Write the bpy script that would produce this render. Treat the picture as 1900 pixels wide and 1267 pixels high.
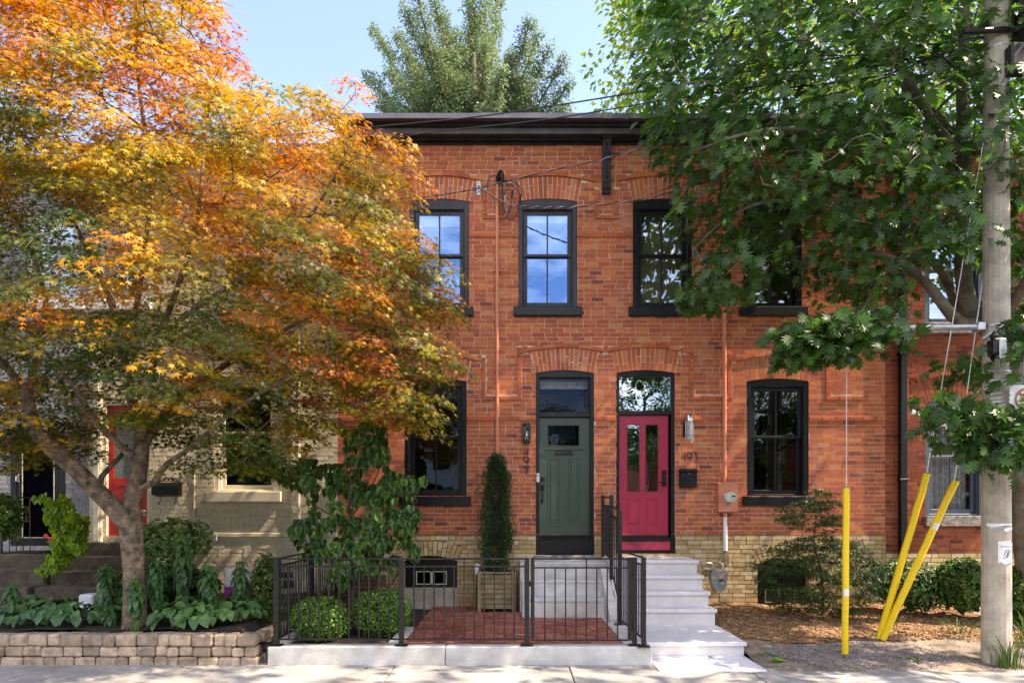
import bpy, math, random
import numpy as np
from mathutils import Vector, Matrix
random.seed(7); rng = np.random.default_rng(11)
for o in list(bpy.data.objects): bpy.data.objects.remove(o)
SC = bpy.context.scene
# ------------------------------------------------------------ camera
F = 1154.0; D0 = 10.4; HZ = 945.0; CX = 950.0; EYE = 1.83
cam = bpy.data.cameras.new('camera'); co = bpy.data.objects.new('camera', cam); SC.collection.objects.link(co)
co.location = (0, -D0, EYE); co.rotation_euler = (math.radians(90), 0, 0)
cam.sensor_width = 36; cam.lens = 36*F/1900; cam.shift_y = (HZ-633.5)/1900
cam.clip_start = 0.1; cam.clip_end = 2000
SC.camera = co
# ------------------------------------------------------------ light
SUN = Vector((0.617, -0.100, 0.80)).normalized()
EL = math.asin(SUN.z); AZ = math.atan2(SUN.x, SUN.y)
w = bpy.data.worlds.new('World'); SC.world = w; w.use_nodes = True
nt = w.node_tree; nt.nodes.clear()
N = nt.nodes.new; L = nt.links.new
out = N('ShaderNodeOutputWorld'); bg = N('ShaderNodeBackground'); sky = N('ShaderNodeTexSky')
sky.sky_type = 'NISHITA'; sky.sun_disc = False; sky.sun_elevation = EL; sky.sun_rotation = AZ
sky.air_density = 1.0; sky.dust_density = 0.3; sky.ozone_density = 3.0
bg.inputs[1].default_value = 0.13
# thin bright clouds over the far side of the street
tc = N('ShaderNodeTexCoord'); sep = N('ShaderNodeSeparateXYZ'); L(tc.outputs['Generated'], sep.inputs[0])
mp = N('ShaderNodeMapping'); mp.inputs['Scale'].default_value = (2.2, 2.2, 5.0); mp.inputs['Location'].default_value=(.7,2.6,1.3); L(tc.outputs['Generated'], mp.inputs[0])
ns = N('ShaderNodeTexNoise'); ns.inputs['Scale'].default_value = 5.5; ns.inputs['Detail'].default_value = 7; ns.inputs['Roughness'].default_value = .55
L(mp.outputs[0], ns.inputs[0])
rmp = N('ShaderNodeValToRGB'); rmp.color_ramp.elements[0].position = .42; rmp.color_ramp.elements[1].position = .62
L(ns.outputs[0], rmp.inputs[0])
my = N('ShaderNodeMapRange'); my.inputs[1].default_value = 0.05; my.inputs[2].default_value = -0.35; my.inputs[3].default_value = 0; my.inputs[4].default_value = .8
L(sep.outputs[1], my.inputs[0])
mul = N('ShaderNodeMath'); mul.operation = 'MULTIPLY'; L(rmp.outputs[0], mul.inputs[0]); L(my.outputs[0], mul.inputs[1])
mx = N('ShaderNodeMixRGB'); mx.inputs[2].default_value = (6.5, 6.9, 7.6, 1)
L(mul.outputs[0], mx.inputs[0]); L(sky.outputs[0], mx.inputs[1]); L(mx.outputs[0], bg.inputs[0]); L(bg.outputs[0], out.inputs[0])
sl = bpy.data.lights.new('sun', 'SUN'); sl.energy = 3.1; sl.angle = math.radians(0.53); sl.color = (1.0, .94, .84)
so = bpy.data.objects.new('sun', sl); SC.collection.objects.link(so)
so.rotation_euler = SUN.to_track_quat('Z', 'Y').to_euler(); so.location = (20, -5, 30)
SC.view_settings.view_transform = 'Standard'; SC.view_settings.look = 'None'; SC.view_settings.exposure = 2.08; SC.view_settings.gamma = 1
SC.view_settings.use_white_balance = True; SC.view_settings.white_balance_temperature = 7900; SC.view_settings.white_balance_tint = 17
SC.cycles.max_bounces = 8; SC.cycles.transparent_max_bounces = 12; SC.cycles.transmission_bounces = 4; SC.cycles.diffuse_bounces = 3; SC.cycles.glossy_bounces = 3
# ------------------------------------------------------------ helpers
def PX(px, d=D0): return (px-CX)*d/F
def PZ(py, d=D0): return EYE-(py-HZ)*d/F
def P(px, py, d): return Vector((PX(px, d), d-D0, PZ(py, d)))
def wo(o):
    v = Vector((0,0,0))
    while o is not None: v += o.location; o = o.parent
    return v
def tag(o, label=None, cat=None, group=None, kind=None):
    if label: o['label'] = label
    if cat: o['category'] = cat
    if group: o['group'] = group
    if kind: o['kind'] = kind
    return o
def empty(name, loc, label, cat, group=None):
    o = bpy.data.objects.new(name, None); SC.collection.objects.link(o); o.location = loc
    o.empty_display_size = .1
    return tag(o, label, cat, group)
def link(name, me, parent=None, origin=None):
    base = wo(parent) if parent else Vector(origin if origin else (0,0,0))
    if base.length > 0: me.transform(Matrix.Translation(-base))
    o = bpy.data.objects.new(name, me); SC.collection.objects.link(o)
    if parent: o.parent = parent
    else: o.location = base
    return o
class MB:
    def __init__(s): s.v = []; s.f = []; s.m = []; s.mi = 0
    def quad(s, *p):
        n = len(s.v); s.v += [tuple(q) for q in p]; s.f.append(tuple(range(n, n+len(p)))); s.m.append(s.mi); return s
    def box(s, x0, x1, y0, y1, z0, z1):
        if x0 > x1: x0, x1 = x1, x0
        if y0 > y1: y0, y1 = y1, y0
        if z0 > z1: z0, z1 = z1, z0
        n = len(s.v); s.v += [(x0,y0,z0),(x1,y0,z0),(x1,y1,z0),(x0,y1,z0),(x0,y0,z1),(x1,y0,z1),(x1,y1,z1),(x0,y1,z1)]
        s.f += [(n,n+3,n+2,n+1),(n+4,n+5,n+6,n+7),(n,n+1,n+5,n+4),(n+1,n+2,n+6,n+5),(n+2,n+3,n+7,n+6),(n+3,n,n+4,n+7)]; s.m += [s.mi]*6; return s
    def cbox(s, x0, x1, y0, y1, z0, z1, c=.006, jit=0.0):
        # box with chamfered edges
        n = len(s.v); c = min(c, (x1-x0)*.45, (y1-y0)*.45, (z1-z0)*.45); idx = {}
        for i, sx in enumerate((0,1)):
            for j, sy in enumerate((0,1)):
                for k, sz in enumerate((0,1)):
                    jx, jy, jz = [(random.random()-.5)*jit for _ in range(3)]
                    X = (x0, x1)[sx]; Y = (y0, y1)[sy]; Z = (z0, z1)[sz]
                    ex = c*(1-2*sx); ey = c*(1-2*sy); ez = c*(1-2*sz)
                    for a, p in enumerate(((X+ex*0, Y+ey, Z+ez), (X+ex, Y, Z+ez), (X+ex, Y+ey, Z))):
                        idx[(sx,sy,sz,a)] = len(s.v); s.v.append((p[0]+jx, p[1]+jy, p[2]+jz))
        g = lambda *k: idx[k]
        fs = []
        for sx in (0,1):
            q = [g(sx,0,0,0), g(sx,1,0,0), g(sx,1,1,0), g(sx,0,1,0)]; fs.append(q if sx else q[::-1])
        for sy in (0,1):
            q = [g(0,sy,0,1), g(1,sy,0,1), g(1,sy,1,1), g(0,sy,1,1)]; fs.append(q[::-1] if sy else q)
        for sz in (0,1):
            q = [g(0,0,sz,2), g(1,0,sz,2), g(1,1,sz,2), g(0,1,sz,2)]; fs.append(q if sz else q[::-1])
        for a in (0,1):
            for b in (0,1):
                fs.append([g(a,b,0,0), g(a,b,0,1), g(a,b,1,1), g(a,b,1,0)])
                fs.append([g(a,0,b,0), g(a,0,b,2), g(a,1,b,2), g(a,1,b,0)])
                fs.append([g(0,a,b,1), g(0,a,b,2), g(1,a,b,2), g(1,a,b,1)])
                for e in (0,1): fs.append([g(a,b,e,0), g(a,b,e,1), g(a,b,e,2)])
        for q in fs: s.f.append(tuple(q)); s.m.append(s.mi)
        return s
    def prism(s, poly, y0, y1):     # polygon in XZ extruded along Y
        n = len(s.v); k = len(poly)
        s.v += [(x, y0, z) for x, z in poly] + [(x, y1, z) for x, z in poly]
        s.f.append(tuple(range(n, n+k))); s.f.append(tuple(range(n+2*k-1, n+k-1, -1)))
        for i in range(k): j = (i+1) % k; s.f.append((n+i, n+k+i, n+k+j, n+j))
        s.m += [s.mi]*(k+2); return s
    def prism_axis(s, poly, a0, a1, axis):  # poly in the other two axes
        n = len(s.v); k = len(poly)
        def mk(p, a): return (a, p[0], p[1]) if axis == 'x' else (p[0], p[1], a)
        s.v += [mk(p, a0) for p in poly] + [mk(p, a1) for p in poly]
        s.f.append(tuple(range(n, n+k))); s.f.append(tuple(range(n+2*k-1, n+k-1, -1)))
        for i in range(k): j = (i+1) % k; s.f.append((n+i, n+k+i, n+k+j, n+j))
        s.m += [s.mi]*(k+2); return s
    def tube(s, pts, r, sides=8, cap=True):
        pts = [Vector(p) for p in pts]; m = len(pts)
        rs = r if hasattr(r, '__len__') else [r]*m
        n0 = len(s.v); ref = None
        for i, p in enumerate(pts):
            t = (pts[min(i+1,m-1)]-pts[max(i-1,0)])
            if t.length < 1e-9: t = Vector((0,0,1))
            t.normalize()
            if ref is None:
                ref = t.orthogonal().normalized()
            ref = (ref - t*ref.dot(t))
            if ref.length < 1e-6: ref = t.orthogonal()
            ref.normalize(); b = t.cross(ref)
            for k in range(sides):
                a = 2*math.pi*k/sides
                q = p + (ref*math.cos(a)+b*math.sin(a))*rs[i]; s.v.append((q.x,q.y,q.z))
        for i in range(m-1):
            for k in range(sides):
                a = n0+i*sides+k; b2 = n0+i*sides+(k+1)%sides
                s.f.append((a, b2, b2+sides, a+sides)); s.m.append(s.mi)
        if cap:
            s.f.append(tuple(n0+k for k in range(sides-1,-1,-1))); s.f.append(tuple(n0+(m-1)*sides+k for k in range(sides))); s.m += [s.mi]*2
        return s
    def lathe(s, c, prof, sides=16, axis='z'):
        c = Vector(c); pts = []
        n0 = len(s.v)
        for r, h in prof:
            for k in range(sides):
                a = 2*math.pi*k/sides
                q = (r*math.cos(a), r*math.sin(a), h) if axis == 'z' else ((r*math.cos(a), -h, r*math.sin(a)) if axis == 'y' else (h, r*math.cos(a), r*math.sin(a)))
                s.v.append((c.x+q[0], c.y+q[1], c.z+q[2]))
        for i in range(len(prof)-1):
            for k in range(sides):
                a = n0+i*sides+k; b = n0+i*sides+(k+1)%sides
                s.f.append((a,b,b+sides,a+sides)); s.m.append(s.mi)
        s.f.append(tuple(n0+k for k in range(sides-1,-1,-1))); s.f.append(tuple(n0+(len(prof)-1)*sides+k for k in range(sides))); s.m += [s.mi]*2
        return s
    def build(s, name, mats, parent=None, origin=None, smooth=False):
        me = bpy.data.meshes.new(name); me.from_pydata(s.v, [], s.f)
        if not isinstance(mats, (list, tuple)): mats = [mats]
        for m in mats: me.materials.append(m)
        if len(mats) > 1: me.polygons.foreach_set('material_index', s.m)
        me.validate(); me.update()
        if smooth:
            me.polygons.foreach_set('use_smooth', [True]*len(me.polygons))
            try: me.set_sharp_from_angle(angle=math.radians(40))
            except Exception: pass
        return link(name, me, parent, origin)
def bx(name, mat, parent, *a, c=0.004, **k): return MB().cbox(*a, c=c).build(name, mat, parent, **k)
# ------------------------------------------------------------ materials
def newmat(name):
    m = bpy.data.materials.new(name); m.use_nodes = True; t = m.node_tree; t.nodes.clear()
    o = t.nodes.new('ShaderNodeOutputMaterial'); return m, t, o
def ramp(t, els):
    r = t.nodes.new('ShaderNodeValToRGB'); e = r.color_ramp.elements
    while len(e) < len(els): e.new(.5)
    for k, (p, c) in zip(e, els): k.position = p; k.color = (*c, 1)
    return r
def mat(name, c, rough=.6, var=.15, scale=6, bump=.0, metal=0, c2=None, spec=.5, bscale=None, detail=6, coat=0, isl=0.0, stain=0.0):
    m, t, o = newmat(name); nn = t.nodes.new; l = t.links.new
    b = nn('ShaderNodeBsdfPrincipled'); l(b.outputs[0], o.inputs[0])
    g = nn('ShaderNodeNewGeometry')
    n = nn('ShaderNodeTexNoise'); n.inputs['Scale'].default_value = scale; n.inputs['Detail'].default_value = detail; n.inputs['Roughness'].default_value = .6
    l(g.outputs['Position'], n.inputs[0])
    c2 = c2 or tuple(x*(1-var*1.6) for x in c)
    r = ramp(t, [(.3, c2), (.7, tuple(min(1, x*(1+var*.5)) for x in c))]); l(n.outputs[0], r.inputs[0])
    col = r.outputs[0]
    if isl:
        mr = nn('ShaderNodeMapRange'); mr.inputs[3].default_value = 1-isl; mr.inputs[4].default_value = 1+isl
        l(g.outputs['Random Per Island'], mr.inputs[0])
        h = nn('ShaderNodeHueSaturation'); l(mr.outputs[0], h.inputs['Value']); l(col, h.inputs['Color']); col = h.outputs[0]
    if stain:
        n3 = nn('ShaderNodeTexNoise'); n3.inputs['Scale'].default_value = .9; n3.inputs['Detail'].default_value = 8; n3.inputs['Roughness'].default_value=.7; l(g.outputs['Position'], n3.inputs[0])
        r3 = ramp(t, [(.35, (1-stain,)*3), (.62, (1,1,1))]); l(n3.outputs[0], r3.inputs[0])
        mm = nn('ShaderNodeMixRGB'); mm.blend_type = 'MULTIPLY'; mm.inputs[0].default_value = 1; l(col, mm.inputs[1]); l(r3.outputs[0], mm.inputs[2]); col = mm.outputs[0]
    l(col, b.inputs['Base Color'])
    b.inputs['Roughness'].default_value = rough; b.inputs['Metallic'].default_value = metal
    b.inputs['Specular IOR Level'].default_value = spec; b.inputs['Coat Weight'].default_value = coat
    if bump:
        n2 = nn('ShaderNodeTexNoise'); n2.inputs['Scale'].default_value = bscale or scale*6; n2.inputs['Detail'].default_value = 8; l(g.outputs['Position'], n2.inputs[0])
        bp = nn('ShaderNodeBump'); bp.inputs['Strength'].default_value = bump; bp.inputs['Distance'].default_value = .01
        l(n2.outputs[0], bp.inputs['Height']); l(bp.outputs[0], b.inputs['Normal'])
    return m
def brickmat(name, cols, stain=.25, bump=.5, weather=None, paint=None):
    m, t, o = newmat(name); nn = t.nodes.new; l = t.links.new
    b = nn('ShaderNodeBsdfPrincipled'); l(b.outputs[0], o.inputs[0]); b.inputs['Roughness'].default_value = .88; b.inputs['Specular IOR Level'].default_value = .25
    g = nn('ShaderNodeNewGeometry')
    k = len(cols); r = ramp(t, [(i/k, c) for i, c in enumerate(cols)]); r.color_ramp.interpolation = 'CONSTANT'
    l(g.outputs['Random Per Island'], r.inputs[0]); col = r.outputs[0]
    def mult(col, scale, lo, p0, p1, rough=.65, hi=1.0):
        n = nn('ShaderNodeTexNoise'); n.inputs['Scale'].default_value = scale; n.inputs['Detail'].default_value = 8; n.inputs['Roughness'].default_value = rough; l(g.outputs['Position'], n.inputs[0])
        rr = ramp(t, [(p0, lo), (p1, (hi,)*3)]); l(n.outputs[0], rr.inputs[0])
        mm = nn('ShaderNodeMixRGB'); mm.blend_type = 'MULTIPLY'; mm.inputs[0].default_value = 1; l(col, mm.inputs[1]); l(rr.outputs[0], mm.inputs[2]); return mm.outputs[0]
    col = mult(col, 22, (1-stain*1.1,)*3, .3, .6, .75)
    col = mult(col, .9, (1-stain,1-stain*1.1,1-stain*1.1), .35, .65)
    if weather:     # pale lime bloom in drifting patches
        n = nn('ShaderNodeTexNoise'); n.inputs['Scale'].default_value = 1.3; n.inputs['Detail'].default_value = 10; n.inputs['Roughness'].default_value = .72; l(g.outputs['Position'], n.inputs[0])
        rr = ramp(t, [(.54, (0,0,0)), (.72, (.75,)*3)]); l(n.outputs[0], rr.inputs[0])
        mm = nn('ShaderNodeMixRGB'); l(rr.outputs[0], mm.inputs[0]); l(col, mm.inputs[1]); mm.inputs[2].default_value = (*weather, 1); col = mm.outputs[0]
    l(col, b.inputs['Base Color'])
    n2 = nn('ShaderNodeTexNoise'); n2.inputs['Scale'].default_value = 60; n2.inputs['Detail'].default_value = 7; l(g.outputs['Position'], n2.inputs[0])
    bp = nn('ShaderNodeBump'); bp.inputs['Strength'].default_value = bump; bp.inputs['Distance'].default_value = .006
    l(n2.outputs[0], bp.inputs['Height']); l(bp.outputs[0], b.inputs['Normal'])
    return m
def glassmat(name, refl=.35, tint=(.75,.87,1), rough=0.0, wav=.02):
    m, t, o = newmat(name); nn = t.nodes.new; l = t.links.new
    gl = nn('ShaderNodeBsdfGlossy'); gl.inputs['Roughness'].default_value = rough; gl.inputs['Color'].default_value = (*tint, 1)
    tr = nn('ShaderNodeBsdfTransparent'); tr.inputs[0].default_value = (.88,.92,.92,1)
    fr = nn('ShaderNodeLayerWeight'); fr.inputs[0].default_value = .35
    mr = nn('ShaderNodeMapRange'); mr.inputs[3].default_value = refl; mr.inputs[4].default_value = .95 if refl > .1 else .5; l(fr.outputs['Fresnel'], mr.inputs[0])
    mx = nn('ShaderNodeMixShader'); l(mr.outputs[0], mx.inputs[0]); l(tr.outputs[0], mx.inputs[1]); l(gl.outputs[0], mx.inputs[2]); l(mx.outputs[0], o.inputs[0])
    g = nn('ShaderNodeNewGeometry'); n = nn('ShaderNodeTexNoise'); n.inputs['Scale'].default_value = 2.2; n.inputs['Detail'].default_value = 1; l(g.outputs['Position'], n.inputs[0])
    bp = nn('ShaderNodeBump'); bp.inputs['Strength'].default_value = wav; bp.inputs['Distance'].default_value = .1; l(n.outputs[0], bp.inputs['Height']); l(bp.outputs[0], gl.inputs['Normal'])
    return m
def leafmat(name, els, trans=.35, rough=.42, vj=.25, spec=.4, tmul=1.4):
    m, t, o = newmat(name); nn = t.nodes.new; l = t.links.new
    at = nn('ShaderNodeAttribute'); at.attribute_name = 'tone'
    r = ramp(t, els); l(at.outputs['Fac'], r.inputs[0])
    g = nn('ShaderNodeNewGeometry'); mr = nn('ShaderNodeMapRange'); mr.inputs[3].default_value = 1-vj; mr.inputs[4].default_value = 1+vj; l(g.outputs['Random Per Island'], mr.inputs[0])
    h = nn('ShaderNodeHueSaturation'); l(mr.outputs[0], h.inputs['Value']); l(r.outputs[0], h.inputs['Color'])
    b = nn('ShaderNodeBsdfPrincipled'); l(h.outputs[0], b.inputs['Base Color']); b.inputs['Roughness'].default_value = rough; b.inputs['Specular IOR Level'].default_value = spec
    tr = nn('ShaderNodeBsdfTranslucent'); h2 = nn('ShaderNodeHueSaturation'); h2.inputs['Value'].default_value = tmul; h2.inputs['Saturation'].default_value = 1.1; l(h.outputs[0], h2.inputs['Color']); l(h2.outputs[0], tr.inputs[0])
    mx = nn('ShaderNodeMixShader'); mx.inputs[0].default_value = trans; l(b.outputs[0], mx.inputs[1]); l(tr.outputs[0], mx.inputs[2]); l(mx.outputs[0], o.inputs[0])
    return m
RED = [(.52,.15,.06),(.46,.12,.056),(.60,.20,.07),(.42,.10,.05),(.33,.078,.05),(.50,.135,.06),(.64,.24,.085),(.45,.112,.052),(.22,.06,.05),(.48,.13,.06),(.56,.175,.065),(.47,.122,.056),(.38,.09,.055),(.50,.15,.085),
       (.54,.16,.062),(.44,.11,.05),(.58,.18,.065),(.40,.10,.055),(.52,.145,.06),(.30,.07,.045),(.49,.13,.06),(.62,.22,.075),(.46,.115,.052),(.27,.07,.055),(.50,.14,.062),(.55,.17,.07),(.43,.105,.05),(.51,.14,.058),(.60,.30,.15),(.47,.12,.06)]
BUFF = [(.70,.52,.26),(.62,.45,.21),(.76,.59,.34),(.54,.38,.17),(.67,.50,.26),(.73,.56,.35),(.58,.41,.19)]
_mn = np.mean(np.array(RED), 0); RED = [tuple(_mn*.45+np.array(c)*.55) if sum(c) < .65 or sum(c) > .95 else tuple(_mn*.2+np.array(c)*.8) for c in RED]; RED = [tuple(np.array(c)*(1.08,1.04,1.0)) for c in RED]; RED[8] = (.26,.075,.055)
M = {}
M['brick'] = brickmat('red_brick', RED, .2, .6, weather=(.52,.25,.17))
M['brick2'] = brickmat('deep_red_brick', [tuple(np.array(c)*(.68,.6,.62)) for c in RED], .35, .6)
M['mortar'] = mat('pale_mortar', (.69,.53,.41), .95, .3, 9, .5)
M['mortar2'] = mat('dull_mortar', (.36,.2,.13), .95, .3, 9, .5)
M['buff'] = brickmat('buff_brick', BUFF, .3, .7)
M['buffm'] = mat('grey_mortar', (.20,.145,.09), .95, .3, 9, .4)
M['cream'] = brickmat('painted_cream_brick', [(.66,.58,.42),(.70,.62,.46),(.63,.55,.39),(.68,.6,.43)], .22, 1.0)
M['creamm'] = mat('cream_paint_joint', (.60,.52,.37), .9, .2, 9, .4)
M['greyb'] = brickmat('painted_grey_brick', [(.36,.36,.37),(.42,.42,.43),(.33,.33,.34)], .3, .9)
M['greym'] = mat('grey_joint', (.3,.3,.31), .9, .2, 9, .4)
M['black'] = mat('black_paint', (.0055,.006,.0085), .38, .25, 5, .05, spec=.32)
M['blackd'] = mat('weathered_black_wood', (.030,.028,.036), .42, .5, 3, .15, spec=.35)
M['flash'] = mat('grey_metal_flashing', (.13,.12,.14), .4, .25, 2, .08, metal=.3)
M['green'] = mat('green_door_paint', (.036,.062,.044), .38, .1, 2, .04)
M['pink'] = mat('raspberry_door_paint', (.42,.014,.055), .35, .08, 2, .03)
M['pink2'] = mat('faded_pink_wood', (.62,.05,.11), .6, .35, 5, .2)
M['redd'] = mat('red_door_paint', (.42,.012,.009), .4, .1, 2, .03)
M['ctrim'] = mat('cream_trim', (.62,.56,.42), .5, .12, 3, .05)
M['wtrim'] = mat('white_trim', (.72,.72,.7), .5, .1, 3, .05)
M['btrim'] = mat('blue_grey_trim', (.07,.085,.115), .5, .15, 3, .05)
M['glass'] = glassmat('window_glass', .33)
M['glass2'] = glassmat('dim_window_glass', .07)
M['glass3'] = glassmat('dark_glass', .0, tint=(.45,.6,.9))
M['glassr'] = glassmat('mirror_like_glass', .34, tint=(.27,.50,.92), wav=.01)
M['blind'] = mat('white_blind', (.8,.8,.8), .8, .05)
M['curtain'] = mat('grey_curtain', (.5,.52,.52), .9, .3, 14)
M['dark'] = mat('dark_interior', (.03,.027,.025), .9, .3, 2)
M['tanw'] = mat('tan_interior_wall', (.50,.40,.22), .9, .1, 2)
M['conc'] = mat('pale_concrete', (.66,.64,.61), .85, .16, 5, .35, bscale=60, stain=.25)
M['conc2'] = mat('white_step_stone', (.74,.71,.72), .7, .08, 4, .15, bscale=70, stain=.14)
M['riser'] = mat('step_riser', (.70,.665,.65), .8, .1, 4, .12, stain=.12)
M['walk'] = mat('sidewalk_concrete', (.37,.355,.335), .9, .2, 3, .4, bscale=70, stain=.3)
M['stone'] = mat('rough_grey_stone', (.36,.33,.30), .95, .5, 14, .8, stain=.3)
M['bstone'] = mat('brown_step_stone', (.115,.085,.06), .9, .35, 6, .4)
M['iron'] = mat('bronze_black_iron', (.016,.013,.014), .42, .2, 8, .05, metal=.0, spec=.4)
M['pole'] = mat('pole_concrete', (.54,.47,.38), .85, .28, 4, .6, bscale=40, stain=.35)
M['galv'] = mat('galvanised_steel', (.52,.52,.53), .4, .2, 8, .05, metal=.7)
M['chrome'] = mat('brushed_nickel', (.6,.58,.55), .22, .1, 8, 0, metal=1)
M['yellow'] = mat('yellow_plastic', (.88,.60,.010), .38, .06, 3, .03)
M['orange'] = mat('orange_brown_paint', (.62,.21,.11), .5, .12, 4, .06)
M['white'] = mat('white_plastic', (.78,.78,.8), .4, .05)
M['cable'] = mat('black_cable', (.009,.009,.01), .5, .2)
M['cable2'] = mat('grey_cable', (.30,.27,.26), .55, .2)
M['rope'] = mat('steel_wire', (.62,.62,.64), .4, .1, metal=.3)
M['timber'] = mat('weathered_timber', (.30,.22,.115), .8, .35, 7, .35)
M['timberd'] = mat('dark_timber', (.15,.09,.055), .8, .35, 7, .35)
M['soil'] = mat('dark_soil', (.045,.032,.022), .95, .5, 12, .8)
M['dirt'] = mat('dusty_soil', (.25,.195,.145), .95, .45, 5, .7, bscale=30)
M['chips'] = mat('bark_chips', (.34,.195,.095), .9, .3, 9, .3, isl=.5)
M['chipbase'] = mat('bark_mulch', (.27,.135,.055), .95, .6, 22, .9, bscale=40)
M['gravel'] = mat('crushed_gravel', (.30,.265,.27), .9, .3, 30, .5, isl=.45)
M['asph'] = mat('asphalt', (.05,.05,.052), .9, .3, 10, .3)
M['grass'] = mat('grass_ground', (.06,.09,.025), .95, .4, 6, .3)
M['block'] = mat('tumbled_tan_block', (.50,.37,.27), .92, .35, 9, .7, isl=.28, bscale=45, stain=.15)
M['fascia'] = mat('grey_lit_fascia', (.10,.095,.11), .45, .3, 3, .15)  # brighter grey than the cornice: light on this band mixed into its colour
M['bark'] = mat('grey_brown_bark', (.235,.165,.115), .92, .55, 11, 1.0, bscale=55, stain=.35)
M['bark2'] = mat('oak_bark', (.20,.165,.125), .9, .45, 5, .6, bscale=28)
M['twig'] = mat('dark_twig', (.10,.07,.045), .9, .3, 6)
M['paver'] = brickmat('brick_paver', [(.50,.18,.12),(.40,.13,.09),(.54,.22,.15),(.33,.10,.075),(.47,.165,.11)], .35, .5)
M['paverj'] = mat('paver_joint', (.10,.055,.04), .95, .3, 9, .3)
M['paper'] = mat('white_paper', (.8,.8,.8), .8, .04)
M['hose'] = mat('dark_green_hose', (.02,.05,.035), .4, .2)
M['redsign'] = mat('faded_red_sign', (.45,.13,.06), .5, .1)
M['meterg'] = mat('meter_grey', (.30,.32,.34), .45, .2, 10, .1, metal=.2)
M['brass'] = mat('tarnished_pipe', (.55,.45,.36), .45, .4, 20, .1, metal=.4)
M['inkg'] = mat('grey_ink', (.2,.2,.22), .8, .1)
M['roof'] = mat('roof_membrane', (.1,.1,.1), .9, .2)
M['shingle'] = mat('grey_shingles', (.16,.16,.17), .9, .3, 12, .3)
M['siding'] = mat('white_siding', (.7,.7,.7), .6, .08)
# ------------------------------------------------------------ ground
def sheet(name, m, x0, x1, y0, y1, z, nx=1, ny=1, hf=None):
    b = MB(); 
    for i in range(nx+1):
        for j in range(ny+1):
            x = x0+(x1-x0)*i/nx; y = y0+(y1-y0)*j/ny
            b.v.append((x, y, z+(hf(x,y) if hf else 0)))
    for i in range(nx):
        for j in range(ny):
            a = i*(ny+1)+j; b.f.append((a, a+ny+1, a+ny+2, a+1)); b.m.append(0)
    o = b.build(name, m, smooth=bool(hf)); return tag(o, kind='structure')
sheet('ground', M['grass'], -500, 500, -500, 500, -.16)
sheet('road', M['asph'], -80, 80, -17.5, -7.6, -.15)
b = MB(); b.box(-60, 60, -7.6, -7.45, -.14, .0); b.build('kerb', M['conc'])['kind'] = 'structure'
# sidewalk slabs (joints between them)
b = MB(); xs = [-60]+[-1.37+2.035*k for k in range(-8, 9)]+[60]
for k in range(len(xs)-1): b.cbox(xs[k]+.006, xs[k+1]-.006, -7.43, -2.9, -.15, 0.0, c=.008)
tag(b.build('sidewalk', M['walk']), kind='structure')
sheet('sidewalk_bed', M['soil'], -60, 60, -7.44, -2.9, -.03)
bpy.data.objects['sidewalk_bed'].name = 'path_bed'
# ------------------------------------------------------------ brick wall builder
class Opening:
    def __init__(s, x0, x1, z0, zs, rise, T=.36, spread=.10):
        s.x0, s.x1, s.z0, s.zs, s.rise, s.T = x0, x1, z0, zs, rise, T; s.cx = (x0+x1)/2; wd = x1-x0
        if rise > 0:
            s.R = (wd*wd/4+rise*rise)/(2*rise); s.cz = zs+rise-s.R; s.th = math.asin(wd/2/s.R)
        s.top = zs+rise
    def arcz(s, x):
        if s.rise <= 0: return s.zs
        dx = min(abs(x-s.cx), s.R); return s.cz+math.sqrt(max(0, s.R**2-dx*dx))
    def inside(s, x, z):
        if s.x0 <= x <= s.x1 and s.z0 <= z <= s.arcz(x) and z <= s.top: return True
        if s.rise > 0 and s.T > 0:
            dx = x-s.cx; dz = z-s.cz; r = math.hypot(dx, dz)
            if dz > 0 and s.R-.001 <= r <= s.R+s.T and abs(math.atan2(dx, dz)) <= s.th+.003: return True
        return False
def courses(mb, x0, x1, z0, z1, ops, blocked=(), pitch=.0735, joint=.011, blen=.205, proud=.006, jit=.0016, y=0.0, wobble=0.0):
    z = z0; row = 0
    while z+pitch*.6 < z1:
        zt = min(z+pitch-joint, z1); zm = (z+zt)/2
        xs = np.arange(x0, x1, .01); free = []
        st = None
        for x in xs:
            bad = any(o.inside(x, zm) for o in ops) or any(a <= x <= b_ and c <= zm <= d_ for a, b_, c, d_ in blocked)
            if not bad and st is None: st = x
            if bad and st is not None: free.append((st, x)); st = None
        if st is not None: free.append((st, x1))
        off = (row % 2)*(blen+joint)/2 + random.uniform(-.012, .012)
        for a, b_ in free:
            p = x0-(blen+joint)+off
            while p < b_:
                ln = blen
                if random.random() < .07: ln = blen/2
                q0 = max(p, a); q1 = min(p+ln, b_)
                if q1-q0 > .016:
                    pr = proud+random.uniform(-1, 1)*jit; dz = random.uniform(-1, 1)*.0015
                    sl = random.uniform(-1,1)*wobble
                    n = len(mb.v); yy = y-pr
                    mb.v += [(q0,yy-sl,z+dz),(q1,yy+sl,z+dz),(q1,yy+sl,zt+dz),(q0,yy-sl,zt+dz),(q0,y+.004,z+dz),(q1,y+.004,z+dz),(q1,y+.004,zt+dz),(q0,y+.004,zt+dz)]
                    mb.f += [(n,n+1,n+2,n+3),(n+4,n,n+3,n+7),(n+1,n+5,n+6,n+2),(n+3,n+2,n+6,n+7),(n+4,n+5,n+1,n)]; mb.m += [mb.mi]*5
                p += ln+joint
        z += pitch; row += 1
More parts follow.
